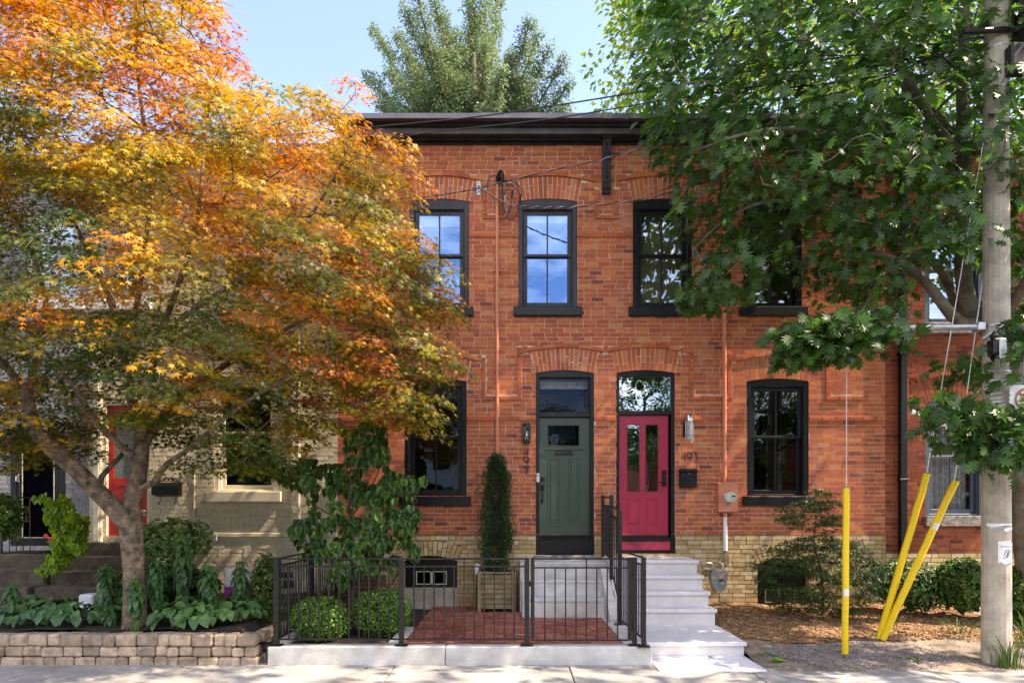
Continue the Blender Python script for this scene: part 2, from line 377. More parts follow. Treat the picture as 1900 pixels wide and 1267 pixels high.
def voussoirs(mb, op, y=0.0, proud=.006, bw=.064, joint=.013, T=None, rows=2):
    T = T or op.T; R = op.R; n = max(5, round(2*op.th*(R+T/2)/(bw+joint)))
    for i in range(n):
        a0 = -op.th+2*op.th*i/n; a1 = -op.th+2*op.th*(i+1)/n; g = joint/2/(R+T/2)
        a0 += g; a1 -= g
        if rows == 2: cut = (.62 if i % 2 else .36)*T; segs = [(0, cut-joint/2), (cut+joint/2, T)]
        else: segs = [(0, T)]
        if rows == 2 and random.random() < .35: segs = [(0, T)]
        for r0, r1 in segs:
            pl = [(op.cx+math.sin(a)*(R+r), op.cz+math.cos(a)*(R+r)) for a, r in ((a0,r0),(a1,r0),(a1,r1),(a0,r1))]
            pr = proud+random.uniform(-1, 1)*.002
            mb.prism(pl, y-pr, y+.01)
def backing(mb, x0, x1, z0, z1, ops, y=0.0, reveal=.14, mi_reveal=None):
    cuts = sorted(set([x0, x1]+[o.x0 for o in ops]+[o.x1 for o in ops])); cuts = [c for c in cuts if x0 <= c <= x1]
    for a, b_ in zip(cuts[:-1], cuts[1:]):
        xm = (a+b_)/2; ivs = sorted([(o.z0, o.top) for o in ops if o.x0 < xm < o.x1]); z = z0
        for q0, q1 in ivs:
            if q0 > z: mb.quad((a,y,z),(b_,y,z),(b_,y,q0),(a,y,q0))
            z = max(z, q1)
        if z < z1: mb.quad((a,y,z),(b_,y,z),(b_,y,z1),(a,y,z1))
    for o in ops:
        K = 14 if o.rise > 0 else 1
        for i in range(K):
            xa = o.x0+(o.x1-o.x0)*i/K; xb = o.x0+(o.x1-o.x0)*(i+1)/K; za, zb = o.arcz(xa), o.arcz(xb)
            if o.rise > 0: mb.quad((xa,y,za),(xb,y,zb),(xb,y,o.top),(xa,y,o.top))
        old = mb.mi
        if mi_reveal is not None: mb.mi = mi_reveal
        yf = y-.006
        for i in range(K):
            xa = o.x0+(o.x1-o.x0)*i/K; xb = o.x0+(o.x1-o.x0)*(i+1)/K; za, zb = o.arcz(xa), o.arcz(xb)
            mb.quad((xa,yf,za),(xa,y+reveal,za),(xb,y+reveal,zb),(xb,yf,zb))
        mb.quad((o.x0,yf,o.z0),(o.x0,yf,o.zs),(o.x0,y+reveal,o.zs),(o.x0,y+reveal,o.z0))
        mb.quad((o.x1,yf,o.z0),(o.x1,y+reveal,o.z0),(o.x1,y+reveal,o.zs),(o.x1,yf,o.zs))
        mb.quad((o.x0,yf,o.z0),(o.x0,y+reveal,o.z0),(o.x1,y+reveal,o.z0),(o.x1,yf,o.z0))
        mb.mi = old
def hood(mb, op, x0, x1, y=0.0, th=.055, gap=.005):
    """projecting brick label following the arch"""
    R = op.R+op.T+gap; a0 = math.asin((x0-op.cx)/R); a1 = math.asin((x1-op.cx)/R); n = max(4, round((a1-a0)*R/.215))
    for i in range(n):
        b0 = a0+(a1-a0)*i/n+.006/R; b1 = a0+(a1-a0)*(i+1)/n-.006/R; K = 3
        pl = [(op.cx+math.sin(b0+(b1-b0)*k/K)*R, op.cz+math.cos(b0+(b1-b0)*k/K)*R) for k in range(K+1)]
        pl += [(op.cx+math.sin(b1-(b1-b0)*k/K)*(R+th), op.cz+math.cos(b1-(b1-b0)*k/K)*(R+th)) for k in range(K+1)]
        mb.prism(pl, y-.032-random.uniform(0,.003), y+.01)
    return [(op.cx+math.sin(a0)*R, op.cz+math.cos(a0)*R), (op.cx+math.sin(a1)*R, op.cz+math.cos(a1)*R)]
def arch_poly(op, inset, z0, K=12, zoff=0):
    a, b_ = op.x0+inset, op.x1-inset
    pts = [(a, z0), (b_, z0)]
    for k in range(K+1):
        x = b_+(a-b_)*k/K; pts.append((x, op.arcz(x)-inset*.0-zoff))
    return pts
# ------------------------------------------------------------ windows
def sash_window(parent, op, tm, y=.0, mould=.075, glass='glass', muntin=True, sill=True, sillm=None, head=.16, blind=0, sillx=(.075,.075), sillh=.15, curtain=False, label=None, meet=.47, sash_w=.06):
    """double-hung window filling an opening; parts are sub-parts of the window"""
    W0, W1 = op.x0+.004, op.x1-.004; zb, zt = op.z0+.004, op.zs
    y0 = y+.005
    wn = MB()
    # casing: jambs, head board cut to the arch, bottom rail
    wn.cbox(W0, W0+mould, y0, y0+.13, zb, zt, c=.006); wn.cbox(W1-mould, W1, y0, y0+.13, zb, zt, c=.006)
    K = 12; hz = zt-.0+op.rise-head
    pl = [(W0, hz if hz < zt else zt-.01), (W1, hz if hz < zt else zt-.01)]
    for k in range(K+1):
        x = W1+(W0-W1)*k/K; pl.append((x, op.arcz(x)-.006))
    wn.prism(pl, y0+.002, y0+.13)
    hb = min(hz, zt-.01)
    wn.cbox(W0+mould, W1-mould, y0+.02, y0+.14, zb, zb+.035, c=.005)
    fr = wn.build('window', tm, parent)
    if label: fr['label'] = label
    gx0, gx1 = W0+mould, W1-mould; gz0, gz1 = zb+.035, hb; mz = gz0+(gz1-gz0)*(1-meet)
    s1 = MB(); ys = y0+.05; sw = sash_w
    # inner stop bead
    for (a, b_, c, d_) in ((gx0, gx0+.018, gz0, gz1), (gx1-.018, gx1, gz0, gz1), (gx0+.018, gx1-.018, gz1-.018, gz1)): s1.cbox(a, b_, y0+.03, ys+.05, c, d_, c=.003)
    s1.build('stop_bead', tm, fr)
    a, b_ = gx0+.02, gx1-.02
    for (z0, z1, yy, top) in ((mz-.02, gz1-.02, ys, 1), (gz0, mz+.02, ys+.035, 0)):
        s = MB(); bot = .045 if top else .075; tp = sw if top else .04
        s.cbox(a, a+sw, yy, yy+.033, z0, z1, c=.004); s.cbox(b_-sw, b_, yy, yy+.033, z0, z1, c=.004)
        s.cbox(a+sw, b_-sw, yy, yy+.033, z0, z0+bot, c=.004); s.cbox(a+sw, b_-sw, yy, yy+.033, z1-tp, z1, c=.004)
        if muntin: s.cbox((a+b_)/2-.012, (a+b_)/2+.012, yy+.003, yy+.03, z0+bot, z1-tp, c=.003)
        s.build('sash', tm, fr)
        MB().quad((a+sw-.005, yy+.016, z0+bot-.005), (b_-sw+.005, yy+.016, z0+bot-.005), (b_-sw+.005, yy+.016, z1-tp+.005), (a+sw-.005, yy+.016, z1-tp+.005)).build('pane', M[glass], fr)
    if blind:
        bl = MB(); n = int(blind/.03)
        for k in range(n): bl.box(a+.03, b_-.03, ys+.075, ys+.085, gz1-.03-.03*k-.027, gz1-.03-.03*k)
        bl.build('blind', M['blind'], fr)
    if curtain:
        c_ = MB(); n = 40
        for k in range(n):
            xa = a+(b_-a)*k/n; xb = a+(b_-a)*(k+1)/n
            c_.quad((xa, ys+.2+.03*math.sin(k*1.3), gz0), (xb, ys+.2+.03*math.sin((k+1)*1.3), gz0), (xb, ys+.2+.03*math.sin((k+1)*1.3), gz1), (xa, ys+.2+.03*math.sin(k*1.3), gz1))
        c_.build('curtain', M['curtain'], fr)
    if sill:
        bx('sill', sillm or tm, fr, op.x0-sillx[0], op.x1+sillx[1], y-.075, y+.12, op.z0-sillh, op.z0+.003, c=.008)
    return fr
# ============================================================ RED HOUSE
Xr0, Xr1 = PX(627), PX(1642); zb = 1.41; ztop = PZ(266)
house = empty('row_house', (PX(950), 0, .2), 'red brick row house pair with black cornice, green door and raspberry door', 'house')
def op_px(x0, x1, ytop, yside, ybot, T=.37): return Opening(PX(x0), PX(x1), PZ(ybot), PZ(yside), PZ(ytop)-PZ(yside), T)
U = [op_px(759.5,870,369,374.5,571), op_px(961,1071,369,374.5,571), op_px(1174,1284,369,374.5,571), op_px(1379,1488,369,374.5,571)]
LW = [op_px(750,866,702,707.5,921), op_px(1385,1500,702,707.5,921)]
DR = [op_px(994,1102,686.5,692,1029), op_px(1143,1252,686.5,692,1026)]
BW = [Opening(PX(750), PX(848), PZ(1090), PZ(1040), .09, .24), Opening(PX(1404), PX(1500), PZ(1124), PZ(1047), .11, .24)]
allop = U+LW+DR
red_ops = [o for o in allop]; 
strips = []   # projecting vertical label stops (x0,x1,ztop,zbot)
def st(x0, x1, y0, y1): strips.append((PX(x0), PX(x1), PZ(y1), PZ(y0)))
st(896,904.5,346,399); st(926,934.5,346,399); st(1103,1110,346,399); st(1139,1148,350,399); st(1310,1318,350,399); st(1345,1353,350,399)
st(893,900.5,662,734); st(960,967.5,645,734); st(1279,1287,650,734); st(1350,1357,655,734); st(1532,1540,655,735)
hbars = [(PX(896),PX(935),PZ(407),PZ(400)), (PX(1103),PX(1148),PZ(407),PZ(400)), (PX(1310),PX(1353),PZ(407),PZ(400)),
         (PX(893),PX(968),PZ(742.5),PZ(735.5)), (PX(1279),PX(1358),PZ(742.5),PZ(735.5)), (PX(1532),PX(1600),PZ(742.5),PZ(735.5))]
# belt courses between openings
def spans(z0, z1, ops, x0, x1):
    zm = (z0+z1)/2; iv = sorted([(o.x0-.0, o.x1+.0) for o in ops if o.z0 < zm < o.top]); r = []; c = x0
    for a, b_ in iv:
        if a > c: r.append((c, a))
        c = b_
    r.append((c, x1)); return r
belts = []
for y0, y1, ops in ((435,441,U), (773,780,LW+DR)):
    z1, z0 = PZ(y0), PZ(y1)
    for a, b_ in spans(z0, z1, ops, Xr0, Xr1): belts.append((a, b_, z0, z1))
blocked = [(a-.006, b_+.006, c-.004, d_+.004) for a, b_, c, d_ in strips+hbars+belts]
# hoods
class HoodBlock:
    def __init__(s, op, x0, x1): s.op=op; s.x0=x0; s.x1=x1
    def inside(s, x, z):
        o = s.op
        if not (s.x0 <= x <= s.x1): return False
        r = math.hypot(x-o.cx, z-o.cz); return z > o.cz and o.R+o.T-.004 <= r <= o.R+o.T+.068
hds = [(U[0],PX(750),PX(896)),(U[1],PX(934),PX(1103)),(U[2],PX(1146),PX(1312)),(U[3],PX(1352),PX(1510)),
       (LW[0],PX(740),PX(893)),(DR[0],PX(962),PX(1122)),(DR[1],PX(1124),PX(1285)),(LW[1],PX(1352),PX(1536))]
hb = [HoodBlock(*h) for h in hds]
wl = MB(); wl.mi = 0
courses(wl, Xr0, Xr1, zb, ztop, red_ops+hb, blocked, wobble=.0009)
wl.mi = 1; backing(wl, Xr0, Xr1, zb, ztop, red_ops, mi_reveal=0)
wall = wl.build('wall', [M['brick'], M['mortar']], house)
for h in hds: hm = MB(); hood(hm, *h); hm.build('brick_label', M['brick'], house)
for a, b_, c, d_ in strips:
    z = c; hm = MB()
    while z < d_-.05: hm.cbox(a, b_, -.02, .01, z, min(z+.205, d_), c=.004, jit=.003); z += .215
    hm.build('brick_strip', M['brick'], house)
for a, b_, c, d_ in hbars+belts:
    x = a; hm = MB()
    while x < b_-.03: hm.cbox(x, min(x+.215, b_), -.026, .01, c, d_, c=.004, jit=.003); x += .224
    hm.build('brick_belt', M['brick'], house)
for o in allop:
    v = MB(); voussoirs(v, o); v.build('brick_arch', M['brick'], house)
# foundation in buff brick
fb = MB(); fb.mi = 0; fdo = [Opening(o.x0, o.x1, min(o.z0, 9), o.zs, o.rise, o.T) for o in DR]
fblk = [(o.x0, o.x1, 0, 2) for o in DR]
courses(fb, Xr0, Xr1, .0, zb-.008, BW+fdo, [(o.x0-.003, o.x1+.003, o.z0-.02, 2) for o in DR], y=-.012, proud=.007, jit=.0025)
fb.mi = 1
fops = BW+[Opening(o.x0, o.x1, o.z0, 1.5, 0) for o in DR]
backing(fb, Xr0, Xr1, -.1, zb, [Opening(o.x0,o.x1,o.z0,min(o.zs,zb),o.rise if o.zs<zb else 0,o.T) for o in fops], y=-.012, mi_reveal=0)
fb.quad((Xr0,-.012,zb),(Xr1,-.012,zb),(Xr1,.0,zb+.003),(Xr0,.0,zb+.003))
fo = fb.build('foundation', [M['buff'], M['buffm']], house)
for o in BW:
    v = MB(); voussoirs(v, o, y=-.012, proud=.012, rows=2); v.build('brick_arch', M['buff'], house)
# body of the building
bd = MB(); T_ = 9.5
bd.quad((Xr0,0,-.1),(Xr0,T_,-.1),(Xr0,T_,ztop),(Xr0,0,ztop)); bd.quad((Xr1,0,-.1),(Xr1,0,ztop),(Xr1,T_,ztop),(Xr1,T_,-.1)); bd.quad((Xr0,T_,-.1),(Xr1,T_,-.1),(Xr1,T_,ztop),(Xr0,T_,ztop))
bd.build('side_wall', M['brick2'], house)
ins = MB()
for z in (.9, 4.05): ins.box(Xr0+.01, Xr1-.01, .22, T_-.02, z, z+.12)
for x in (PX(1110), PX(930), PX(1330)): ins.box(x-.06, x+.06, .22, 5, 1.02, ztop-.05)
ins.mi = 1
ins.quad((Xr0+.01, 3.2, .2), (Xr1-.01, 3.2, .2), (Xr1-.01, 3.2, 4.05), (Xr0+.01, 3.2, 4.05))
ins.mi = 2
ins.quad((Xr0+.01, 3.2, 4.17), (Xr1-.01, 3.2, 4.17), (Xr1-.01, 3.2, ztop), (Xr0+.01, 3.2, ztop))
ins.build('interior', [M['dark'], M['dark'], M['tanw']], house)
# cornice
cor = MB(); x0, x1 = PX(640)-.05, Xr1+.02
def extr(mb, prof, x0, x1): mb.prism_axis(prof, x0, x1, 'x')
extr(cor, [(0,ztop-.04),(-.03,ztop-.04),(-.03,ztop+.035),(0,ztop+.035)], x0, x1)                      # frieze strip
extr(cor, [(-.0,ztop+.035),(-.055,ztop+.02),(-.075,ztop+.055),(-.0,ztop+.08)], x0, x1)
extr(cor, [(.05,ztop+.045),(-.255,ztop+.03),(-.255,ztop+.05),(.05,ztop+.08)], x0, x1)            # soffit
zf0 = PZ(248,10.14); zf1 = PZ(238,10.14)
extr(cor, [(-.20,zf0),(-.245,zf0),(-.245,zf1),(-.20,zf1)], x0, x1)                                # lit fascia
extr(cor, [(-.2,zf1),(-.278,zf1),(-.278,zf1+.015),(-.262,zf1+.02),(-.29,zf1+.045),(-.38,zf1+.07),(-.44,zf1+.085),(-.44,zf1+.10),(-.2,zf1+.105)], x0, x1)
c_ = cor.build('cornice', M['blackd'], house)
fa = MB(); extr(fa, [(-.246,zf0-.002),(-.264,zf0-.002),(-.267,zf1-.003),(-.246,zf1-.003)], x0, x1); fa.build('fascia', M['fascia'], c_)
fl = MB(); z0, z1 = PZ(219,9.9), PZ(209.5,9.9)
xx = [x0, PX(893), PX(1112), PX(1330), x1]
for k in range(4):
    dz = (0, .006, -.002, .004)[k]; ov = .0 if k%2 else .012
    extr(fl, [(-.485,z0+dz),(-.49-ov*.3,z0+dz),(-.49-ov*.3,z1+dz),(-.42,z1+.03+dz),(1.2,z1+.12+dz),(1.2,z1+.08),(-.42,z1-.005),(-.475,z1-.01)], xx[k]+.001, xx[k+1]-.001)
extr(fl, [(-.2,zf1+.107),(-.445,zf1+.102),(-.48,z0+.005),(-.47,z0+.03),(-.2,z0+.06)], x0, x1)
fl.build('flashing', M['flash'], c_)
rf = MB(); rf.box(Xr0, Xr1, .01, T_, ztop+.05, ztop+.12); rf.build('roof', M['roof'], house)
# carved bracket
br = MB(); bx0, bx1 = PX(1116.5), PX(1131.5)
side = [(0,PZ(362)),(-.07,PZ(362)),(-.08,PZ(358)),(-.06,PZ(355)),(-.10,PZ(351)),(-.085,PZ(345)),(-.085,PZ(303)),(-.125,PZ(300)),(-.13,PZ(296)),(-.115,PZ(288)),(-.12,PZ(275)),(-.16,PZ(262,10.3)),(-.2,PZ(254,10.2)),(-.228,ztop+.03),(0,ztop+.03)]
extr(br, side, bx0, bx1)
extr(br, [(0,ztop-.0),(-.225,ztop+.005),(-.225,ztop+.035),(0,ztop+.035)], bx0-.03, bx1+.03)
for k, yy in enumerate((310,318,326,334,342)): br.cbox((bx0+bx1)/2-.016, (bx0+bx1)/2+.016, -.105, -.07, PZ(yy+2.2), PZ(yy-2.2), c=.012)
for k, yy in enumerate((276,284)): br.cbox((bx0+bx1)/2-.018, (bx0+bx1)/2+.018, -.145, -.1, PZ(yy+2.5), PZ(yy-2.5), c=.014)
br.build('bracket', M['blackd'], c_)
# windows
for i, o in enumerate(U): sash_window(house, o, M['black'] if i > 1 else M['blackd'], sillm=M['black'], blind=(.22,.17,0,0)[i], glass='glassr' if i < 2 else 'glass', head=.17)
o = U[2]; MB().quad((o.x0+.1,.32,o.z0+.1),(o.x1-.1,.32,o.z0+.1),(o.x1-.1,.32,o.zs-.05),(o.x0+.1,.32,o.zs-.05)).build('tan_backing_panel', M['tanw'], house)  # added panel near the glass to catch daylight, standing in for the room wall
sash_window(house, LW[0], M['black'], head=.13, glass='glass2'); sash_window(house, LW[1], M['black'], head=.13, glass='glass2')
# basement windows
def base_win(o, sillz):
    w_ = MB(); y = .10; K = 10
    outer = [(o.x0, o.z0), (o.x1, o.z0)]+[(o.x1+(o.x0-o.x1)*k/K, o.arcz(o.x1+(o.x0-o.x1)*k/K)) for k in range(K+1)]
    w_.prism([(o.x0, o.z0+.27), (o.x1, o.z0+.27)]+outer[2:], y, y+.04)
    w_.box(o.x0, o.x0+.18, y, y+.04, o.z0, o.z0+.27); w_.box(o.x1-.18, o.x1, y, y+.04, o.z0, o.z0+.27)
    w_.box(o.x0+.18, o.x1-.18, y, y+.04, o.z0, o.z0+.04)
    f = w_.build('basement_window', M['black'], house)
    t = MB(); a, b_ = o.x0+.18, o.x1-.18; z0, z1 = o.z0+.04, o.z0+.27
    for q in ((a,a+.018,z0,z1),(b_-.018,b_,z0,z1),((a+b_)/2-.02,(a+b_)/2+.02,z0,z1),(a+.018,b_-.018,z0,z0+.018),(a+.018,b_-.018,z1-.018,z1)): t.box(q[0],q[1],y+.005,y+.035,q[2],q[3])
    t.build('sash', M['ctrim'], f); MB().quad((a,y+.02,z0),(b_,y+.02,z0),(b_,y+.02,z1),(a,y+.02,z1)).build('pane', M['glass2'], f)
    return f
base_win(BW[0], 0); base_win(BW[1], 0)
MB().cbox(BW[0].x0-.01, BW[0].x1+.02, -.05, .05, .0, BW[0].z0, c=.01).build('basement_sill', mat('tan_concrete', (.50,.43,.34), .9, .2, 5, .4, stain=.2), house)
# doors
def panel(mb, x0, x1, z0, z1, y, d=.012, w=.022):
    mb.cbox(x0, x1, y-.004, y+.01, z0, z0+w, c=.004); mb.cbox(x0, x1, y-.004, y+.01, z1-w, z1, c=.004)
    mb.cbox(x0, x0+w, y-.004, y+.01, z0+w, z1-w, c=.004); mb.cbox(x1-w, x1, y-.004, y+.01, z0+w, z1-w, c=.004)
    mb.cbox(x0+w*2, x1-w*2, y-.006, y+.01, z0+w*2, z1-w*2, c=.012)
def slab_with(mb, x0, x1, z0, z1, y, t, holes):
    """door leaf with rectangular holes"""
    xs = sorted(set([x0,x1]+[h[0] for h in holes]+[h[1] for h in holes])); 
    for a, b_ in zip(xs[:-1], xs[1:]):
        hs = sorted([(h[2],h[3]) for h in holes if h[0] <= (a+b_)/2 <= h[1]]); z = z0
        for q0, q1 in hs: mb.box(a, b_, y, y+t, z, q0); z = q1
        mb.box(a, b_, y, y+t, z, z1)
ys = .10
def door_frame(o, ftop):
    f = MB(); a, b_ = o.x0+.004, o.x1-.004
    f.cbox(a, a+.055, .02, .16, o.z0, o.zs, c=.005); f.cbox(b_-.055, b_, .02, .16, o.z0, o.zs, c=.005)
    K = 12; f.prism([(a, PZ(ftop)), (b_, PZ(ftop))]+[(b_+(a-b_)*k/K, o.arcz(b_+(a-b_)*k/K)-.005) for k in range(K+1)], .022, .158)
    return f
# green door
o = DR[0]; f = door_frame(o, 699)
f.cbox(o.x0+.05, o.x1-.05, .04, .16, PZ(772.5), PZ(765), c=.005); f.cbox(o.x0+.05, o.x1-.05, .03, .16, o.z0, PZ(1000), c=.008); f.cbox(o.x0+.05, o.x1-.05, .015, .17, PZ(1000), PZ(996), c=.004)
df = f.build('door_frame', M['black'], house)
t = MB(); x0, x1, z0, z1 = PX(1000), PX(1095), PZ(765), PZ(699)
for q in ((x0,x0+.018,z0,z1),(x1-.018,x1,z0,z1),(x0+.018,x1-.018,z0,z0+.018),(x0+.018,x1-.018,z1-.018,z1)): t.box(q[0],q[1],.07,.11,q[2],q[3])
tr = t.build('transom', M['black'], df)
MB().quad((x0,.09,z0),(x1,.09,z0),(x1,.09,z1),(x0,.09,z1)).build('transom_pane', M['glass3'], df)
bl = MB()
for k in range(12): bl.box(x0+.01, x1-.01, .3, .31, z1-.015-.011*k-.009, z1-.015-.011*k)
bl.build('transom_blind', M['curtain'], df)
lt = MB(); lt.box(x0+.3, x1-.25, 1.6, 1.63, z0+.05, z0+.3); lt.lathe(((x0+x1)/2, 1.2, z0+.02), [(.16,0),(.13,.03),(.03,.16),(.015,.2),(.012,.5)], 16); lt.build('pendant_lamp', M['dark'], df)
g = MB(); x0, x1, z0, z1 = PX(1001), PX(1095.5), PZ(995.5), PZ(773); hole = (PX(1018), PX(1075), PZ(825), PZ(788))
slab_with(g, x0, x1, z0, z1, ys, .045, [hole])
for q in ((hole[0]-.02,hole[0],hole[2]-.02,hole[3]+.02),(hole[1],hole[1]+.02,hole[2]-.02,hole[3]+.02),(hole[0],hole[1],hole[2]-.02,hole[2]),(hole[0],hole[1],hole[3],hole[3]+.02)): g.cbox(q[0],q[1],ys-.012,ys+.002,q[2],q[3],c=.005)
g.cbox(hole[0]-.06, hole[1]+.09, ys-.02, ys+.002, hole[2]-.075, hole[2]-.052, c=.004)
panel(g, PX(1017), PX(1039.5), PZ(969), PZ(848), ys); panel(g, PX(1055.4), PX(1077.5), PZ(969), PZ(848), ys)
gd = g.build('door', M['green'], house); gd['label'] = 'green door with small square window'
MB().quad((hole[0],ys+.02,hole[2]),(hole[1],ys+.02,hole[2]),(hole[1],ys+.02,hole[3]),(hole[0],ys+.02,hole[3])).build('pane', M['glass3'], gd)
ms = MB(); ms.cbox(PX(1030),PX(1063.5),ys-.016,ys,PZ(843.5),PZ(835.5),c=.004); ms.cbox(PX(1032),PX(1061.5),ys-.022,ys-.014,PZ(842),PZ(837),c=.004); ms.build('mail_slot', M['iron'], gd)
hd = MB(); hd.cbox(PX(1003),PX(1011),ys-.02,ys,PZ(892),PZ(884.5),c=.004); hd.cbox(PX(1003.2),PX(1011),ys-.015,ys,PZ(909),PZ(898.5),c=.004); hd.cbox(PX(1004.5),PX(1009),ys-.015,ys,PZ(933),PZ(926),c=.004)
hd.tube([(PX(1007),ys-.01,PZ(903)),(PX(1007),ys-.06,PZ(906)),(PX(1007),ys-.06,PZ(925)),(PX(1007),ys-.01,PZ(930))], .009, 8); hd.build('handle', M['black'], gd)
db = MB(); db.cbox(PX(995.2),PX(1001),.0,.022,PZ(894.5),PZ(877.5),c=.01); db.mi=1; db.lathe((PX(998),.0,PZ(881.5)),[(.018,-.001),(.018,.006),(.010,.008)],14,'y'); db.build('doorbell', [M['white'],M['meterg']], df)
# raspberry door
o = DR[1]; f = door_frame(o, 697)
f.cbox(o.x0+.05, o.x1-.05, .04, .16, PZ(768.5), PZ(761), c=.005); f.cbox(o.x0+.05, o.x1-.05, .03, .17, PZ(1003.5), PZ(996), c=.005); f.cbox(o.x0+.05, o.x1-.05, .03, .16, o.z0, PZ(1021), c=.006)
df2 = f.build('door_frame', M['black'], house)
bx('kick_board', M['pink2'], df2, o.x0+.052, o.x1-.052, .06, .15, PZ(1021), PZ(1003.5), c=.004)
x0, x1, z0, z1 = o.x0+.058, o.x1-.058, PZ(761), PZ(697)
MB().quad((x0,.07,z0),(x1,.07,z0),(x1,.07,z1),(x0,.07,z1)).build('transom_pane', M['glass'], df2)
g = MB(); x0, x1, z0, z1 = PX(1150.5), PX(1242.5), PZ(996), PZ(769); holes = [(PX(1166), PX(1189.5), PZ(911), PZ(786.5)), (PX(1200.5), PX(1224), PZ(911), PZ(786.5))]
slab_with(g, x0, x1, z0, z1, ys, .045, holes)
for h in holes:
    for q in ((h[0]-.014,h[0],h[2]-.014,h[3]+.014),(h[1],h[1]+.014,h[2]-.014,h[3]+.014),(h[0],h[1],h[2]-.014,h[2]),(h[0],h[1],h[3],h[3]+.014)): g.cbox(q[0],q[1],ys-.008,ys+.002,q[2],q[3],c=.004)
panel(g, PX(1166), PX(1189.5), PZ(974), PZ(923), ys, w=.018); panel(g, PX(1200.5), PX(1224), PZ(974), PZ(923), ys, w=.018)
rd = g.build('door', M['pink'], house); rd['label'] = 'raspberry door with two tall glass lights'
for h in holes: MB().quad((h[0],ys+.02,h[2]),(h[1],ys+.02,h[2]),(h[1],ys+.02,h[3]),(h[0],ys+.02,h[3])).build('pane', M['glass'], rd)
kp = MB(); kp.cbox(PX(1231),PX(1238.5),ys-.03,ys,PZ(901.5),PZ(871.5),c=.006); kp.tube([(PX(1235),ys-.05,PZ(894)),(PX(1224),ys-.052,PZ(893))],.009,8); kp.mi=1; kp.lathe((PX(1234.7),ys-.028,PZ(883)),[(.004,0),(.003,.003)],8,'y'); kp.build('keypad_lock', [M['black'],M['white']], rd)
# thresholds
MB().cbox(DR[0].x0-.04, DR[0].x1+.05, -.10, .12, DR[0].z0-.075, DR[0].z0-.002, c=.012).build('door_sill', M['stone'], house)
# house numbers
def text_obj(name, s, x, z, h, y, m, parent, extr=.004, off=.0, font_sx=1.0, rot=(math.radians(90),0,0), center=True, shear=0):
    cu = bpy.data.curves.new(name, 'FONT'); cu.body = s; cu.size = h*1.45; cu.extrude = extr; cu.offset = off; cu.align_x = 'CENTER' if center else 'LEFT'; cu.align_y = 'BOTTOM_BASELINE'; cu.shear = shear
    to = bpy.data.objects.new('tmp', cu); SC.collection.objects.link(to); to.rotation_euler = rot; to.scale = (font_sx,1,1); to.location = (x, y, z)
    bpy.context.view_layer.update(); dg = bpy.context.evaluated_depsgraph_get()
    me = bpy.data.meshes.new_from_object(to.evaluated_get(dg)); me.transform(to.matrix_world); bpy.data.objects.remove(to)
    me.materials.clear(); me.materials.append(m); me.name = name
    return link(name, me, parent)
def stroke_digit(ch, x, z, w_, h, r, y):
    S = {'4': [[(.75,0),(.75,1),(.0,.30),(1.05,.30)]], '9': [[(.5+.5*math.cos(a), .68+.32*math.sin(a)) for a in np.linspace(0, 2*math.pi, 17)], [(1.0,.66),(.85,.35),(.55,0)]],
         '7': [[(0,.97),(.95,.97),(.45,0)]], '3': [[(.05,1.0),(.9,1.0),(.4,.62),(.75,.58),(.95,.40),(.95,.20),(.72,.02),(.4,0),(.05,.14)]]}[ch]
    b = MB()
    for s in S: b.tube([(x+p[0]*w_, y, z+p[1]*h) for p in s], r, 6)
    return b
for ch, yt, yb in (('4',833,845),('9',848,861),('7',866,880)):
    stroke_digit(ch, PX(971.5), PZ(yb), .085, PZ(yt)-PZ(yb), .011, -.04).build('house_number', M['iron'], house)
for ch, xx_ in (('4',1262.5),('9',1273.5),('3',1284.5)):
    stroke_digit(ch, PX(xx_), PZ(854), .080, .130, .0095, -.04).build('house_number', M['iron'], house)
# ============================================================ CREAM HOUSE
Xc0, Xc1 = PX(165), PX(627)-.004
ch = empty('row_house', (PX(400), 0, .4), 'cream painted brick house with red door behind the orange maple', 'house')
cops = [Opening(PX(192), PX(277), PZ(997), PZ(745), .0), Opening(PX(397), PX(517), PZ(912), PZ(700), 0), Opening(PX(470), PX(560), PZ(1105), PZ(1044), 0),
        Opening(PX(185), PX(275), PZ(560), PZ(385), 0), Opening(PX(400), PX(500), PZ(560), PZ(385), 0)]
w_ = MB(); w_.mi = 0
courses(w_, Xc0, Xc1, .3, 7.6, cops, [(Xc0, Xc1, PZ(992)-.04, PZ(992)+.04)], proud=.007, jit=.003, wobble=.003)
w_.mi = 1; backing(w_, Xc0, Xc1, -.1, 7.6, cops, mi_reveal=1)
w_.build('wall', [M['cream'], M['creamm']], ch)
b = MB(); T2 = 9.5; b.quad((Xc0,0,-.1),(Xc0,T2,-.1),(Xc0,T2,7.6),(Xc0,0,7.6)); b.quad((Xc0,T2,-.1),(Xc1,T2,-.1),(Xc1,T2,7.6),(Xc0,T2,7.6)); b.quad((Xc1,0,-.1),(Xc1,0,7.6),(Xc1,T2,7.6),(Xc1,T2,-.1)); b.build('side_wall', M['creamm'], ch)
b = MB(); b.box(Xc0, Xc1, -.25, T2, 7.6, 7.8); b.build('roof', M['roof'], ch)
b = MB(); b.quad((Xc0+.1,2.5,0),(Xc1-.1,2.5,0),(Xc1-.1,2.5,7.5),(Xc0+.1,2.5,7.5)); b.build('interior', M['dark'], ch)
bx('belt_course', M['creamm'], ch, PX(290), Xc1-.01, -.028, .01, PZ(992)-.035, PZ(992)+.03, c=.006)
sash_window(ch, cops[1], M['ctrim'], glass='glass2', sillm=M['ctrim'], sillx=(.10,.06), sillh=.17, head=.08, muntin=False)
